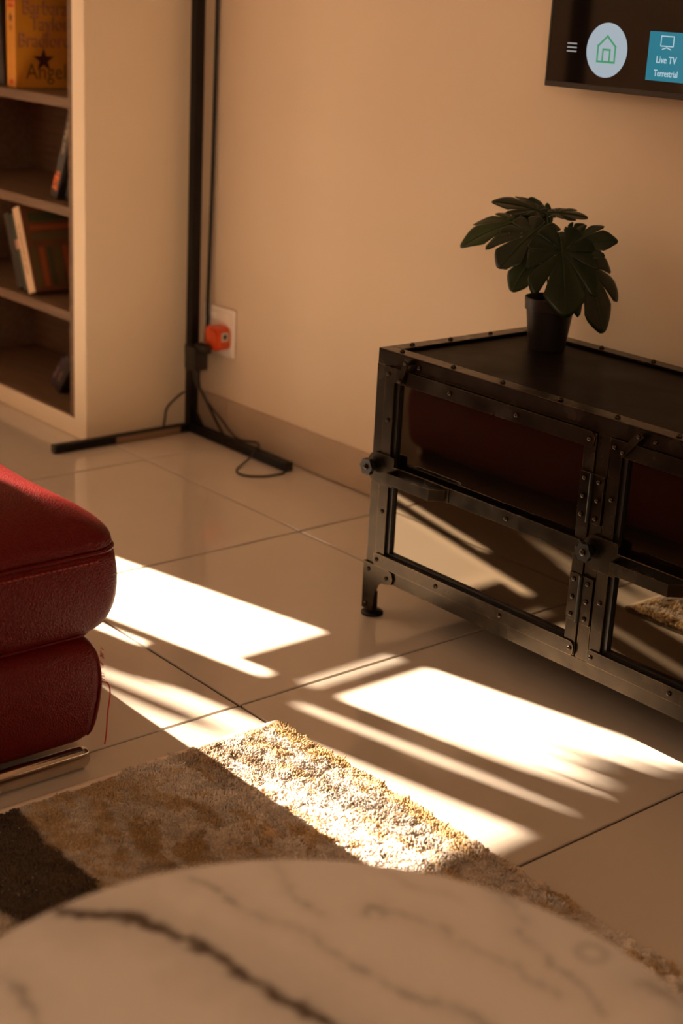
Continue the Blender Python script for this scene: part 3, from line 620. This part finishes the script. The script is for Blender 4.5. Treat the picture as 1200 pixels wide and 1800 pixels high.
# ------------------------------------------------------------------ potted monstera
QX, QY, QZ = 1.352, -0.178, KZ1-0.0055
pl_ = tag(empty('potted_monstera', (QX, QY, QZ)), 'small monstera plant in a black plastic pot on the metal cabinet', 'plant')
obj('pot', lathe(bmesh.new(), [(0.033, QZ), (0.034, QZ+0.003), (0.0425, QZ+0.072), (0.0455, QZ+0.073), (0.0470, QZ+0.094), (0.0450, QZ+0.0945), (0.0435, QZ+0.080)], QX, QY, 40), M['pot'], pl_, True)
obj('soil', lathe(bmesh.new(), [(0.0425, QZ+0.076), (0.0426, QZ+0.0805), (0.02, QZ+0.084)], QX, QY, 32), M['soil'], pl_, True)
def cv(r, u, t): return rgt*r+upv*u-fwd*t           # right, up, toward the viewer: plain world vectors
def leaf(base, L, tip, nrm, nl=5, droop=0.5, fold=0.18, m=None, seed=0, width=0.5):
    """monstera blade: heart shape cut into lobes; base = petiole joint (world), tip = direction, nrm = upper side"""
    rr = random.Random(seed); T_ = Vector(tip).normalized(); N_ = Vector(nrm); N_ = (N_-T_*N_.dot(T_)).normalized(); S_ = T_.cross(N_)
    bm = bmesh.new(); Wd = width*L
    c0 = 0.26*L                                      # radiating point of the lobes, ahead of the joint
    def R(th):                                       # outline, th from the tip direction
        a = abs(th)
        h = 0.74*L*math.cos(min(a, PI/2))**2 + Wd*math.sin(a)**1.3 if a < PI/2 else Wd*(1-0.22*((a-PI/2)/(PI/2))**1.2) + 0.0
        return h+0.10*L*math.exp(-(a/0.16)**2)
    def place(rho, th):
        r = rho*R(th); u = c0+r*math.cos(th); v = r*math.sin(th)
        w = -droop*(u/L)**2*L*0.5 - droop*0.35*(v*v)/L + fold*abs(v)*0.6*(1-abs(v)/(1.6*Wd)) + 0.012*L*math.sin(9*th+seed)*rho
        return Vector(base)+T_*u+S_*v+N_*w
    NR, NT = 12, 7
    for side in (1, -1):
        edges = [0.0, 0.50, 1.0, 1.55, 2.2, 3.0]
        for i in range(len(edges)-1):
            a, b = edges[i], edges[i+1]; grid = []
            start = rr.uniform(0.45, 0.68); wid = rr.uniform(0.03, 0.12)
            hole = rr.random() < 0.45
            for q in range(NR+1):
                rho = q/NR; row = []
                def dl(s):
                    if i == 0 and s == 0: return 0.0
                    o = max(0.0, (rho-start)/(1-start))
                    d = wid*o**0.8*0.55
                    if hole and s == 1: d += 0.07*math.exp(-((rho-0.30)/0.06)**2)
                    return d
                for k in range(NT+1):
                    t = k/NT
                    la, lb = a+dl(0), b-dl(1)
                    th = la+(lb-la)*t
                    endr = (1-0.13*abs(t-0.35)**1.6-0.09*max(0.0, (0.18-t)/0.18)**2-0.05*max(0.0, (t-0.85)/0.15)**2) if i > 0 else (1-0.16*t**2)
                    row.append(bm.verts.new(place(rho*endr, side*th)))
                grid.append(row)
            for q in range(NR):
                for k in range(NT): bm.faces.new((grid[q][k], grid[q][k+1], grid[q+1][k+1], grid[q+1][k]))
    bmesh.ops.remove_doubles(bm, verts=bm.verts, dist=0.00004)
    bm.normal_update()
    o = obj('leaf', bm, m or M['leaf'], pl_, 'all')
    so = o.modifiers.new('thickness', 'SOLIDIFY'); so.thickness = 0.0007
    mid = [place(0.98*k/8, 0.0)+N_*0.0006 for k in range(9)]
    obj('midrib', tube(bmesh.new(), [Vector(base)+N_*0.0004]+mid, [0.0016-0.00013*k for k in range(10)], 6), M['leaf2'] if m is None else M['stem'], o, True)
    return o
CP = Vector((QX, QY, QZ+0.082))
LV = [  # joint (world), blade length, tip (right, up, toward), normal, droop, width, material, seed
    ((1.410, -0.235, 0.728), 0.140, (0.05, -1.0, 0.42), (0.15, 0.35, 1.0), 0.35, 0.44, None, 1),     # big front leaf
    ((1.407, -0.195, 0.709), 0.150, (0.50, -0.95, 0.05), (0.55, 0.35, 0.8), 0.45, 0.42, None, 2),   # right drooping leaf
    ((1.342, -0.205, 0.730), 0.110, (-0.75, -0.60, 0.45), (-0.25, 0.55, 0.8), 0.35, 0.50, None, 3),  # left middle leaf
    ((1.281, -0.170, 0.729), 0.120, (-1.0, -0.12, 0.15), (-0.10, 0.75, 0.65), 0.60, 0.36, 'leaf2', 4),  # left light leaf
    ((1.308, -0.150, 0.739), 0.100, (-0.95, 0.42, -0.1), (0.15, 0.72, 0.62), 0.32, 0.26, None, 5),   # top leaf, to the left
    ((1.303, -0.155, 0.743), 0.066, (1.0, 0.02, 0.25), (0.05, 0.80, 0.55), 0.40, 0.34, None, 9),     # top leaf, to the right
    ((1.399, -0.215, 0.702), 0.085, (0.80, 0.16, 0.40), (-0.1, 0.55, 0.85), 0.50, 0.46, None, 6),    # upper right leaf
    ((1.309, -0.165, 0.692), 0.095, (-0.62, -0.80, 0.1), (-0.3, 0.35, 0.9), 0.4, 0.40, 'leaf2', 7),  # low left leaf behind
    ((1.295, -0.150, 0.699), 0.070, (-0.25, 0.80, 0.0), (0.0, 0.1, 1.0), 0.2, 0.36, 'leaf2', 8),     # small upright behind
    ((1.347, -0.150, 0.697), 0.045, (0.60, 0.55, 0.0), (0.0, 0.3, 1.0), 0.2, 0.40, 'leaf2', 12),     # tiny leaf behind
]
for (j, L, tp, nm, dr, wd_, m_, sd_) in LV:
    b = Vector(j); leaf(b, L, cv(*tp), cv(*nm), 5, dr, 0.16, M[m_] if m_ else None, sd_, wd_)
    rt = CP+Vector((random.uniform(-.014, .014), random.uniform(-.014, .014), -0.002))
    mid = rt.lerp(b, 0.55)+Vector((0, 0, 0.018))
    obj('stalk', tube(bmesh.new(), spline([rt, mid, b], 6), 0.0018, 6), M['stem'], pl_, True)

# ------------------------------------------------------------------ red leather sofa
SX0, SX1, SYF, SYN = 0.50, 1.460, -1.145, -3.05
sofa = tag(empty('sofa', ((SX0+SX1)/2, (SYF+SYN)/2, 0)), 'red leather sofa end with stitched cushions and a chrome base rail beside the rug', 'sofa')
def ringp(x0, x1, y0, y1, z, rad, n=9, wob=0.0):
    out = []
    for (cx, cy, a0, dx, dy) in ((x0+rad, y0+rad, PI, 0, 0), (x1-rad, y0+rad, 1.5*PI, 0, 0), (x1-rad, y1-rad, 0, 0, 0), (x0+rad, y1-rad, PI/2, 0, 0)):
        for k in range(n+1): out.append([cx+rad*math.cos(a0+PI/2*k/n), cy+rad*math.sin(a0+PI/2*k/n), z])
    # subdivide the straight runs
    res = []
    for i, p in enumerate(out):
        q = out[(i+1) % len(out)]; res.append(p); dd = math.dist(p, q)
        m_ = int(dd/0.04)
        for k in range(1, m_+1): res.append([p[a]+(q[a]-p[a])*k/(m_+1) for a in range(3)])
    return res
def pillow(x0, x1, y0, y1, prof, rad, puff=0.0):
    rings = []; cnt = None
    for (z, ins) in prof:
        r = max(rad-ins*0.25, 0.012)
        base = ringp(x0, x1, y0, y1, z, rad)          # same topology for every ring
        cx, cy = (x0+x1)/2, (y0+y1)/2; hx, hy = (x1-x0)/2, (y1-y0)/2
        ring = []
        for p in base:
            qx = cx+(p[0]-cx)*(hx-ins)/hx; qy = cy+(p[1]-cy)*(hy-ins)/hy
            w = puff*(noise.noise(Vector((qx*6, qy*6, z*9))))
            ring.append((qx+w*0.6*(1 if qx > cx else -1), qy+w*0.6*(1 if qy > cy else -1), z+w*0.5))
        rings.append(ring)
    return loft(bmesh.new(), rings)
def smoothprof(p, n=5):
    q = spline([(a[1], 0, a[0]) for a in p], n); return [(v.z, v.x) for v in q]
up_ = smoothprof([(0.200, 0.060), (0.205, 0.040), (0.222, 0.016), (0.255, 0.003), (0.295, 0.000), (0.328, 0.003), (0.338, 0.006)], 4)+[(0.3405, 0.0105), (0.3435, 0.0105)]+smoothprof([(0.346, 0.006), (0.362, 0.010), (0.381, 0.026), (0.400, 0.052), (0.414, 0.085), (0.424, 0.135), (0.431, 0.22), (0.433, 0.32)], 4)
lo_ = smoothprof([(0.034, 0.046), (0.037, 0.028), (0.056, 0.010), (0.11, 0.001), (0.15, 0.0), (0.185, 0.006), (0.203, 0.022), (0.210, 0.05)], 4)
SPL = -2.06
for (ya, yb) in ((SPL+0.001, SYF), (SYN, SPL-0.001)):
    cu = obj('seat_cushion', pillow(SX0, SX1, ya, yb, up_, 0.042, 0.004), M['leather'], sofa, 'all')
    pr_ = [Vector(p) for p in ringp(SX0+0.0055, SX1-0.0055, ya+0.0055, yb-0.0055, 0.3420, 0.038)]; pr_.append(pr_[0])
    obj('piping', tube(bmesh.new(), pr_, 0.0030, 8, False), M['leather'], cu, True)
    pr_ = [Vector(p) for p in ringp(SX0+0.034, SX1-0.034, ya+0.034, yb-0.034, 0.2065, 0.03)]; pr_.append(pr_[0])
    obj('lower_seam', tube(bmesh.new(), pr_, 0.0026, 8, False), M['leather'], cu, True)
    # stitches just under the piping
    sb = bmesh.new(); y = yb-0.05
    while y > max(ya+0.05, yb-0.55):
        box(sb, SX1-0.0035, SX1-0.0008, y-0.0028, y+0.0028, 0.3295, 0.3310); y -= 0.0085
    tag(obj('stitching', sb, mat('stitch_thread', (0.30, 0.03, 0.015), 0.6), cu), kind='stuff')
bs = obj('base', pillow(SX0+0.02, SX1-0.010, SYN+0.03, SYF-0.031, lo_, 0.022, 0.004), M['leather'], sofa, 'all')
vp = [(SX1-0.010-ins-0.0058, SYF-0.031-ins-0.0058, z) for (z, ins) in lo_ if 0.045 < z < 0.204]
obj('piping', tube(bmesh.new(), vp, 0.0028, 8), M['leather'], bs, True)
# frayed thread hanging from the far corner
tp_ = spline([(1.443, -1.182, 0.135), (1.449, -1.172, 0.133), (1.452, -1.169, 0.118), (1.450, -1.172, 0.085), (1.449, -1.174, 0.050), (1.448, -1.176, 0.034)], 6)
obj('loose_thread', tube(bmesh.new(), tp_, 0.0011, 5), M['redthread'], sofa, True)
fz = bmesh.new()
for k in range(26):
    p = Vector((1.444, -1.181, 0.140+0.052*random.random())); d = Vector((random.uniform(-.2, 1), random.uniform(0.2, 1), random.uniform(-1, .6))).normalized()
    tube(fz, [p, p+d*0.004, p+d*0.007+Vector((0, 0, -0.002))], 0.00035, 4, False)
tag(obj('frayed_edge', fz, M['redthread'], sofa), kind='stuff')
# backrest of the further seat
obj('backrest', pillow(SX0, SX0+0.24, SYN, SPL-0.02, smoothprof([(0.43, 0.03), (0.45, 0.01), (0.58, 0), (0.70, 0.008), (0.74, 0.04), (0.755, 0.10)], 4), 0.04, 0.006), M['leather'], sofa, 'all')
# chrome skid rails
def rail(x):
    sec = rrect(-0.011, 0.011, 0.001, 0.036, 0.0105, 6); rings = []
    ya, yb = SYN+0.06, SYF-0.052
    prof = [(ya, 0.2), (ya+0.004, 0.7), (ya+0.012, 1), (yb-0.016, 1), (yb-0.007, 0.86), (yb-0.002, 0.6), (yb, 0.25)]
    for (y, s) in prof: rings.append([(x+p[0]*s, y, 0.0185+(p[1]-0.0185)*s) for p in sec])
    return obj('base_rail', loft(bmesh.new(), rings), M['chrome'], sofa, True)
rail(SX1-0.022); rail(SX0+0.06)
for y in (-1.45, -2.7):
    for x in (SX1-0.022, SX0+0.06): obj('rail_post', B(x-0.006, x+0.006, y-0.03, y+0.03, 0.030, 0.060), M['chrome'], sofa)

# ------------------------------------------------------------------ rug
RX0, RX1, RY0, RY1 = 1.497, 3.10, -3.10, -0.884
rug = tag(empty('rug', ((RX0+RX1)/2, (RY0+RY1)/2, 0)), 'cream and gold abstract shag rug with carved pile under the marble table', 'rug')
obj('backing', B(RX0, RX1, RY0, RY1, 0.0005, 0.0045, 0.001, 1), M['rugback'], rug)
obj('edge_binding', B(RX0-0.008, RX0+0.002, RY0, RY1, 0.0006, 0.0095, 0.003, 2), mat('cream_binding', (0.78, 0.66, 0.54), 0.8, bump=0.5, bscale=400), rug)
def vnoise(x, y, seed):
    """smooth value noise, numpy"""
    g = np.random.default_rng(seed).random((64, 64)); xi = np.floor(x).astype(int); yi = np.floor(y).astype(int)
    fx = x-xi; fy = y-yi; fx = fx*fx*(3-2*fx); fy = fy*fy*(3-2*fy)
    a = g[xi % 64, yi % 64]; b = g[(xi+1) % 64, yi % 64]; c = g[xi % 64, (yi+1) % 64]; d = g[(xi+1) % 64, (yi+1) % 64]
    return (a*(1-fx)+b*fx)*(1-fy)+(c*(1-fx)+d*fx)*fy
def fbm(x, y, seed, o=4):
    s = 0; a = 0.5; t = 0
    for k in range(o): s = s+a*vnoise(x*2**k, y*2**k, seed+k); t += a; a *= 0.55
    return s/t
def sstep(a, b, x): t = np.clip((x-a)/(b-a), 0, 1); return t*t*(3-2*t)
def rug_pattern(x, y):
    wx = x+0.05*(fbm(x*7, y*7, 11)-0.5); wy = y+0.09*(fbm(x*5, y*9, 21)-0.5)
    n1 = fbm(wx*9, wy*22, 31); n2 = fbm(wx*26, wy*60, 41); n3 = fbm(x*6, y*6, 51); n4 = fbm(x*70, y*70, 61, 3)
    cream = np.array([0.66, 0.595, 0.53]); grey = np.array([0.52, 0.465, 0.415]); gold = np.array([0.52, 0.345, 0.15]); brown = np.array([0.24, 0.165, 0.10]); dark = np.array([0.065, 0.043, 0.029]); tan = np.array([0.50, 0.435, 0.36])
    mixc = lambda A, Bc, t: A*(1-t[:, None])+Bc*t[:, None]
    col = np.tile(cream, (len(x), 1)); h = np.full(len(x), 0.0088)
    col = mixc(col, np.tile(gold, (len(x), 1)), 0.75*sstep(0.53, 0.66, n2))
    col = mixc(col, np.tile(grey, (len(x), 1)), 0.6*sstep(0.52, 0.62, n1))
    # brown-gold border streak along the far edge
    e = sstep(0.050, 0.012, RY1-y-0.020*(n3-0.5)*2)*sstep(0.30, 0.5, n1+0.15)
    col = mixc(col, np.tile(gold*0.85, (len(x), 1)), 0.85*e*sstep(2.05, 1.9, wx+0.2*(n3-0.5)))
    e2 = sstep(0.018, 0.004, np.abs(RY1-wy-0.055-0.03*(n3-0.5)))*sstep(0.4, 0.6, n3)
    col = mixc(col, np.tile(brown, (len(x), 1)), 0.6*e2)
    # brown patch near the left edge
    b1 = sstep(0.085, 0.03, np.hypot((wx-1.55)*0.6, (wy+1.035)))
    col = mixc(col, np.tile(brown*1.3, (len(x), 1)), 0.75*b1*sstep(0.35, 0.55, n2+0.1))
    # low woven field
    low = sstep(-1.12, -1.20, wy+0.05*(n3-0.5)-0.10*(x-1.6))*sstep(0.36, 0.5, 1-0.7*n1+0.0)
    lowcol = mixc(np.tile(tan, (len(x), 1)), np.tile(gold*0.8, (len(x), 1)), 0.7*sstep(0.52, 0.64, n2*0.6+n3*0.4))
    col = mixc(col, lowcol, low); h = h*(1-0.45*low)
    # dark brown block
    dk = sstep(-1.345, -1.362, wy)*sstep(-1.485, -1.468, wy)*sstep(1.95, 1.90, wx+0.1*(n3-.5))
    col = mixc(col, np.tile(dark, (len(x), 1)), 0.95*dk); h = h*(1-0.1*dk)+0.002*dk
    g2 = sstep(0.10, 0.03, np.hypot((wx-1.70)*0.8, wy+1.22))
    col = mixc(col, np.tile(gold*0.55, (len(x), 1)), 0.7*g2*sstep(0.4, 0.55, n2))
    # carved right part near the table: taller brown-gold clumps
    r1 = sstep(1.93, 2.02, wx)*sstep(0.52, 0.62, fbm(wx*30, wy*44, 71))
    col = mixc(col, np.tile(gold*0.8, (len(x), 1)), 0.7*r1)
    rl = sstep(1.93, 2.0, wx)*sstep(0.48, 0.58, fbm(wx*20, wy*34, 81)); h = h*(1-0.55*rl); col = mixc(col, np.tile(grey, (len(x), 1)), 0.7*rl)
    col = np.clip(col*((0.70+0.72*n4)*rng.uniform(0.86, 1.16, len(x)))[:, None], 0, 0.92)
    h = h*(0.42+1.12*fbm(x*70, y*70, 91, 2))
    return col, h
def pile(name, x0, x1, y0, y1, sp, hole=None):
    nx, ny = int((x1-x0)/sp), int((y1-y0)/sp)
    gx, gy = np.meshgrid(np.arange(nx)*sp+x0+sp/2, np.arange(ny)*sp+y0+sp/2, indexing='ij')
    x = gx.ravel()+rng.uniform(-.4, .4, nx*ny)*sp; y = gy.ravel()+rng.uniform(-.4, .4, nx*ny)*sp
    if hole is not None:
        k = ~((x > hole[0]) & (x < hole[1]) & (y > hole[2]) & (y < hole[3])); x, y = x[k], y[k]
    x = np.clip(x, RX0+0.004, RX1-0.003); y = np.clip(y, RY0+0.003, RY1-0.003)
    col, h = rug_pattern(x, y); n = len(x)
    lean = 0.95*(np.stack([fbm(x*60, y*60, 101, 2), fbm(x*60, y*60, 111, 2)], 1)-0.5)*2+rng.normal(0, 0.22, (n, 2))
    h = h*rng.uniform(0.82, 1.15, n); r = sp*rng.uniform(0.55, 0.8, n)
    a0 = rng.uniform(0, 2*PI, n); V = np.zeros((n, 7, 3))
    off = worldloc(rug)
    for k in range(3):
        a = a0+2*PI*k/3
        V[:, k, 0] = x+r*np.cos(a); V[:, k, 1] = y+r*np.sin(a); V[:, k, 2] = 0.003
        V[:, 3+k, 0] = x+lean[:, 0]*h*0.75+r*1.15*np.cos(a+.5); V[:, 3+k, 1] = y+lean[:, 1]*h*0.75+r*1.15*np.sin(a+.5); V[:, 3+k, 2] = 0.003+h*0.86
    V[:, 6, 0] = x+lean[:, 0]*h; V[:, 6, 1] = y+lean[:, 1]*h; V[:, 6, 2] = 0.003+h
    V -= np.array(off)[None, None, :]
    idx = np.arange(n)[:, None]*7
    quads = np.stack([np.concatenate([idx+k, idx+(k+1) % 3, idx+3+(k+1) % 3, idx+3+k], 1) for k in range(3)], 1).reshape(-1, 4)
    tris = np.stack([np.concatenate([idx+3+k, idx+3+(k+1) % 3, idx+6], 1) for k in range(3)], 1).reshape(-1, 3)
    me = bpy.data.meshes.new(name)
    nq, ntr = len(quads), len(tris)
    me.vertices.add(n*7); me.vertices.foreach_set('co', V.reshape(-1).astype(np.float32))
    loops = np.concatenate([quads.ravel(), tris.ravel()]); me.loops.add(len(loops)); me.loops.foreach_set('vertex_index', loops.astype(np.int32))
    me.polygons.add(nq+ntr); me.polygons.foreach_set('loop_start', np.concatenate([np.arange(nq)*4, nq*4+np.arange(ntr)*3]).astype(np.int32))
    me.update(calc_edges=True)
    at = me.color_attributes.new('col', 'FLOAT_COLOR', 'POINT')
    cc = np.ones((n, 7, 4), np.float32); cc[:, :, :3] = col[:, None, :]
    at.data.foreach_set('color', cc.ravel())
    me.polygons.foreach_set('use_smooth', np.ones(nq+ntr, bool))
    o = link(name, me, M['rugpile'], rug); o['kind'] = 'stuff'
    return o
VIS = (RX0+0.002, 2.44, -1.80, RY1-0.001)
pile('pile', VIS[0], VIS[1], VIS[2], VIS[3], 0.0025)
pile('pile', RX0+0.002, RX1, RY0, RY1, 0.0095, VIS)

# ------------------------------------------------------------------ marble table
TCX, TCY, TR, TZT = 2.568, -1.699, 0.301, 0.41
tbl = tag(empty('marble_table', (TCX, TCY, 0)), 'small round coffee table with a glossy white veined marble top', 'table')
ns, nr = 460, 190
VE = [([(2.277, -1.728), (2.304, -1.697), (2.322, -1.682), (2.352, -1.671), (2.371, -1.663), (2.399, -1.662), (2.436, -1.658), (2.468, -1.650), (2.503, -1.641), (2.56, -1.63), (2.66, -1.60)], 0.0085, 1.1),
      ([(2.296, -1.613), (2.330, -1.609), (2.363, -1.605), (2.390, -1.597), (2.414, -1.587), (2.447, -1.586), (2.479, -1.579), (2.56, -1.56), (2.66, -1.55)], 0.0036, 0.62),
      ([(2.412, -1.522), (2.447, -1.505), (2.487, -1.493), (2.519, -1.486), (2.58, -1.478)], 0.0034, 0.48),
      ([(2.462, -1.417), (2.495, -1.428), (2.517, -1.444), (2.532, -1.454), (2.563, -1.454), (2.62, -1.47)], 0.0034, 0.52),
      ([(2.490, -1.575), (2.524, -1.561), (2.564, -1.553), (2.62, -1.54)], 0.0030, 0.40),
      ([(2.312, -1.546), (2.333, -1.554), (2.364, -1.553), (2.40, -1.56)], 0.0026, 0.45),
      ([(2.322, -1.796), (2.356, -1.800), (2.370, -1.803), (2.42, -1.82), (2.50, -1.80)], 0.005, 0.5),
      ([(2.38, -1.48), (2.41, -1.47), (2.45, -1.455)], 0.0024, 0.3),
      ([(2.612, -1.425), (2.632, -1.412), (2.655, -1.418), (2.69, -1.45)], 0.007, 0.55),
      ([(2.42, -1.90), (2.52, -1.86), (2.66, -1.80), (2.80, -1.70)], 0.006, 0.8), ([(2.50, -1.96), (2.62, -1.90), (2.80, -1.86)], 0.004, 0.5)]
def marble_cols(P):
    x, y = P[:, 0], P[:, 1]
    wx = x+0.022*(fbm(x*30, y*30, 201)-0.5)+0.012*(fbm(x*130, y*130, 211)-0.5); wy = y+0.026*(fbm(x*30, y*30, 221)-0.5)+0.014*(fbm(x*130, y*130, 231)-0.5)
    v = np.zeros(len(x))
    for pts, w, s in VE:
        best = np.full(len(x), 9.0)
        for (a, b) in zip(pts, pts[1:]):
            ax, ay = a; bx, by = b; dx, dy = bx-ax, by-ay
            t = np.clip(((wx-ax)*dx+(wy-ay)*dy)/(dx*dx+dy*dy), 0, 1); best = np.minimum(best, np.hypot(wx-ax-t*dx, wy-ay-t*dy))
        mod = 0.05+1.5*fbm(x*38, y*38, 241+int(w*10000)); ww = w*(0.5+1.1*fbm(x*45, y*45, 251))
        v = np.maximum(v, s*np.clip(mod, 0, 1.15)*np.exp(-(best/ww)**2)); v = np.maximum(v, 0.22*s*np.exp(-(best/(ww*4))**2))
    d = np.abs(np.hypot(x-2.563, y+1.421)-0.011); v = np.maximum(v, 0.30*np.exp(-(d/0.004)**2))   # small ring mark
    cloud = fbm(x*7, y*7, 261)
    base = np.array([0.66, 0.635, 0.61]); vein = np.array([0.065, 0.053, 0.043]); cl = np.array([0.60, 0.57, 0.54])
    c = base*(1-cloud[:, None]*0.5)+cl*cloud[:, None]*0.5
    v = np.clip(v, 0, 1)[:, None]; return c*(1-v)+vein*v
prof = [(TR*k/nr, TZT) for k in range(1, nr)]+[(TR-0.0015, TZT-0.0003), (TR-0.0004, TZT-0.0015), (TR, TZT-0.004), (TR, TZT-0.016), (TR-0.001, TZT-0.019), (TR-0.004, TZT-0.020), (0.02, TZT-0.020)]
P = np.array([[TCX+r*math.cos(2*PI*k/ns), TCY+r*math.sin(2*PI*k/ns), z] for r, z in prof for k in range(ns)])
nrg = len(prof); ii = np.arange(nrg-1)[:, None]*ns; kk = np.arange(ns)[None, :]; k2 = (kk+1) % ns
Q = np.stack([ii+kk, ii+k2, ii+ns+k2, ii+ns+kk], -1).reshape(-1, 4)
me = bpy.data.meshes.new('table_top')
me.from_pydata((P-np.array([TCX, TCY, 0])).tolist(), [], Q.tolist()+[list(range(ns))[::-1], [(nrg-1)*ns+k for k in range(ns)]])
at = me.color_attributes.new('col', 'FLOAT_COLOR', 'POINT'); mc = np.ones((len(P), 4), np.float32); mc[:, :3] = marble_cols(P); at.data.foreach_set('color', mc.ravel())
bmx = bmesh.new(); bmx.from_mesh(me); bmesh.ops.recalc_face_normals(bmx, faces=bmx.faces); bmx.to_mesh(me); bmx.free()
me.polygons.foreach_set('use_smooth', [True]*len(me.polygons)); me.set_sharp_from_angle(angle=math.radians(50))
link('table_top', me, M['marble'], tbl)
obj('pedestal', lathe(bmesh.new(), [(0.15, 0.016), (0.15, 0.024), (0.032, 0.030), (0.026, 0.05), (0.026, TZT-0.06), (0.04, TZT-0.035), (0.09, TZT-0.0205)], TCX, TCY, 40), M['blackpaint'], tbl, True)

# ------------------------------------------------------------------ terrace palm whose hanging leaves dapple the light
HX = -2.0; HY = -2.55
palm = tag(empty('terrace_palm', (HX, HY, -0.04)), 'tall slender palm in a tub on the terrace outside the window', 'plant')
obj('tub', lathe(bmesh.new(), [(0.15, -0.04), (0.20, 0.30), (0.21, 0.30), (0.21, 0.34), (0.19, 0.34), (0.18, 0.28)], HX, HY, 28), M['bark'], palm, True)
obj('trunk', tube(bmesh.new(), spline([(HX, HY, 0.28), (HX-0.03, HY+0.02, 1.2), (HX-0.01, HY+0.05, 2.2), (HX, HY+0.08, 2.95)], 6), 0.028, 10), M['bark'], palm, True)
def frond(c, w, xp0, xp1):
    """one long arching leaf: out of the crown, then hanging in front of the window"""
    y = c+TAZ*HX; z1 = (xp1-HX)*KZ; z0 = (xp0-HX)*KZ
    crown = Vector((HX, HY+0.08, 2.95))
    path = spline([crown, crown.lerp(Vector((HX, y, z1)), 0.5)+Vector((-0.05, 0, 0.30)), Vector((HX, y-0.01, z1+0.06)), Vector((HX, y, z1-0.05)), Vector((HX, y+0.003, (z0+z1)/2)), Vector((HX, y, z0))], 8)
    bm = bmesh.new(); rows = []; n = len(path)
    for i, p in enumerate(path):
        t = i/(n-1); ww = w*(0.25+0.75*min(1, t*2.2))*min(1.0, (1-t)*4+0.04)/2
        rows.append([bm.verts.new(p+Vector((0.004, -ww, 0))), bm.verts.new(p), bm.verts.new(p+Vector((0.004, ww, 0)))])
    for a, b in zip(rows, rows[1:]):
        for k in range(2): bm.faces.new((a[k], a[k+1], b[k+1], b[k]))
    o = obj('frond', bm, M['leafout'], palm, True)
    so = o.modifiers.new('thickness', 'SOLIDIFY'); so.thickness = 0.001
for f_ in ((-0.960, 0.034, 1.56, 2.12), (-1.005, 0.036, 1.66, 2.14), (-0.915, 0.030, 1.70, 2.12), (-1.052, 0.034, 1.60, 2.12), (-0.885, 0.022, 1.84, 2.12), (-0.985, 0.026, 1.74, 2.12), (-1.030, 0.024, 1.80, 2.12), (-0.938, 0.022, 1.82, 2.12),
           (-1.137, 0.016, 1.74, 2.12), (-1.80, 0.03, 0.9, 2.1), (-2.3, 0.03, 0.9, 2.1), (-2.5, 0.03, 1.0, 2.1)): frond(*f_)
# upright strap-leaved plant below it, shading the lower panes
ZX, ZY = -2.0, -1.86
shrub = tag(empty('terrace_shrub', (ZX, ZY, -0.04)), 'upright strap leaved plant in a low tub on the terrace', 'plant')
obj('tub', lathe(bmesh.new(), [(0.13, -0.04), (0.17, 0.26), (0.18, 0.26), (0.18, 0.29), (0.16, 0.29), (0.15, 0.24)], ZX, ZY, 28), M['bark'], shrub, True)
for (c, w, xp1) in ((-1.245, 0.036, 1.30), (-1.300, 0.040, 1.50), (-1.345, 0.034, 1.33), (-1.385, 0.036, 1.28), (-1.425, 0.030, 1.24), (-1.270, 0.026, 1.16), (-1.325, 0.030, 1.12), (-1.50, 0.03, 1.30), (-1.56, 0.03, 1.35)):
    y = c+TAZ*ZX; zt = (xp1-ZX)*KZ
    path = spline([(ZX, ZY+(y-ZY)*0.25, 0.25), (ZX, y-0.02, 1.0), (ZX, y, 1.6), (ZX, y, (1.6+zt)/2), (ZX, y+0.006, zt)], 14)
    bm = bmesh.new(); rows = []; n = len(path)
    for i, p in enumerate(path):
        t = i/(n-1); ww = w/2*min(1.0, 0.4+t*1.5)*min(1.0, (1-t)*18+0.05)
        rows.append([bm.verts.new(p+Vector((0.005, -ww, 0))), bm.verts.new(p), bm.verts.new(p+Vector((0.005, ww, 0)))])
    for a, b in zip(rows, rows[1:]):
        for k in range(2): bm.faces.new((a[k], a[k+1], b[k+1], b[k]))
    o = obj('leaf', bm, M['leafout'], shrub, True); so = o.modifiers.new('thickness', 'SOLIDIFY'); so.thickness = 0.001
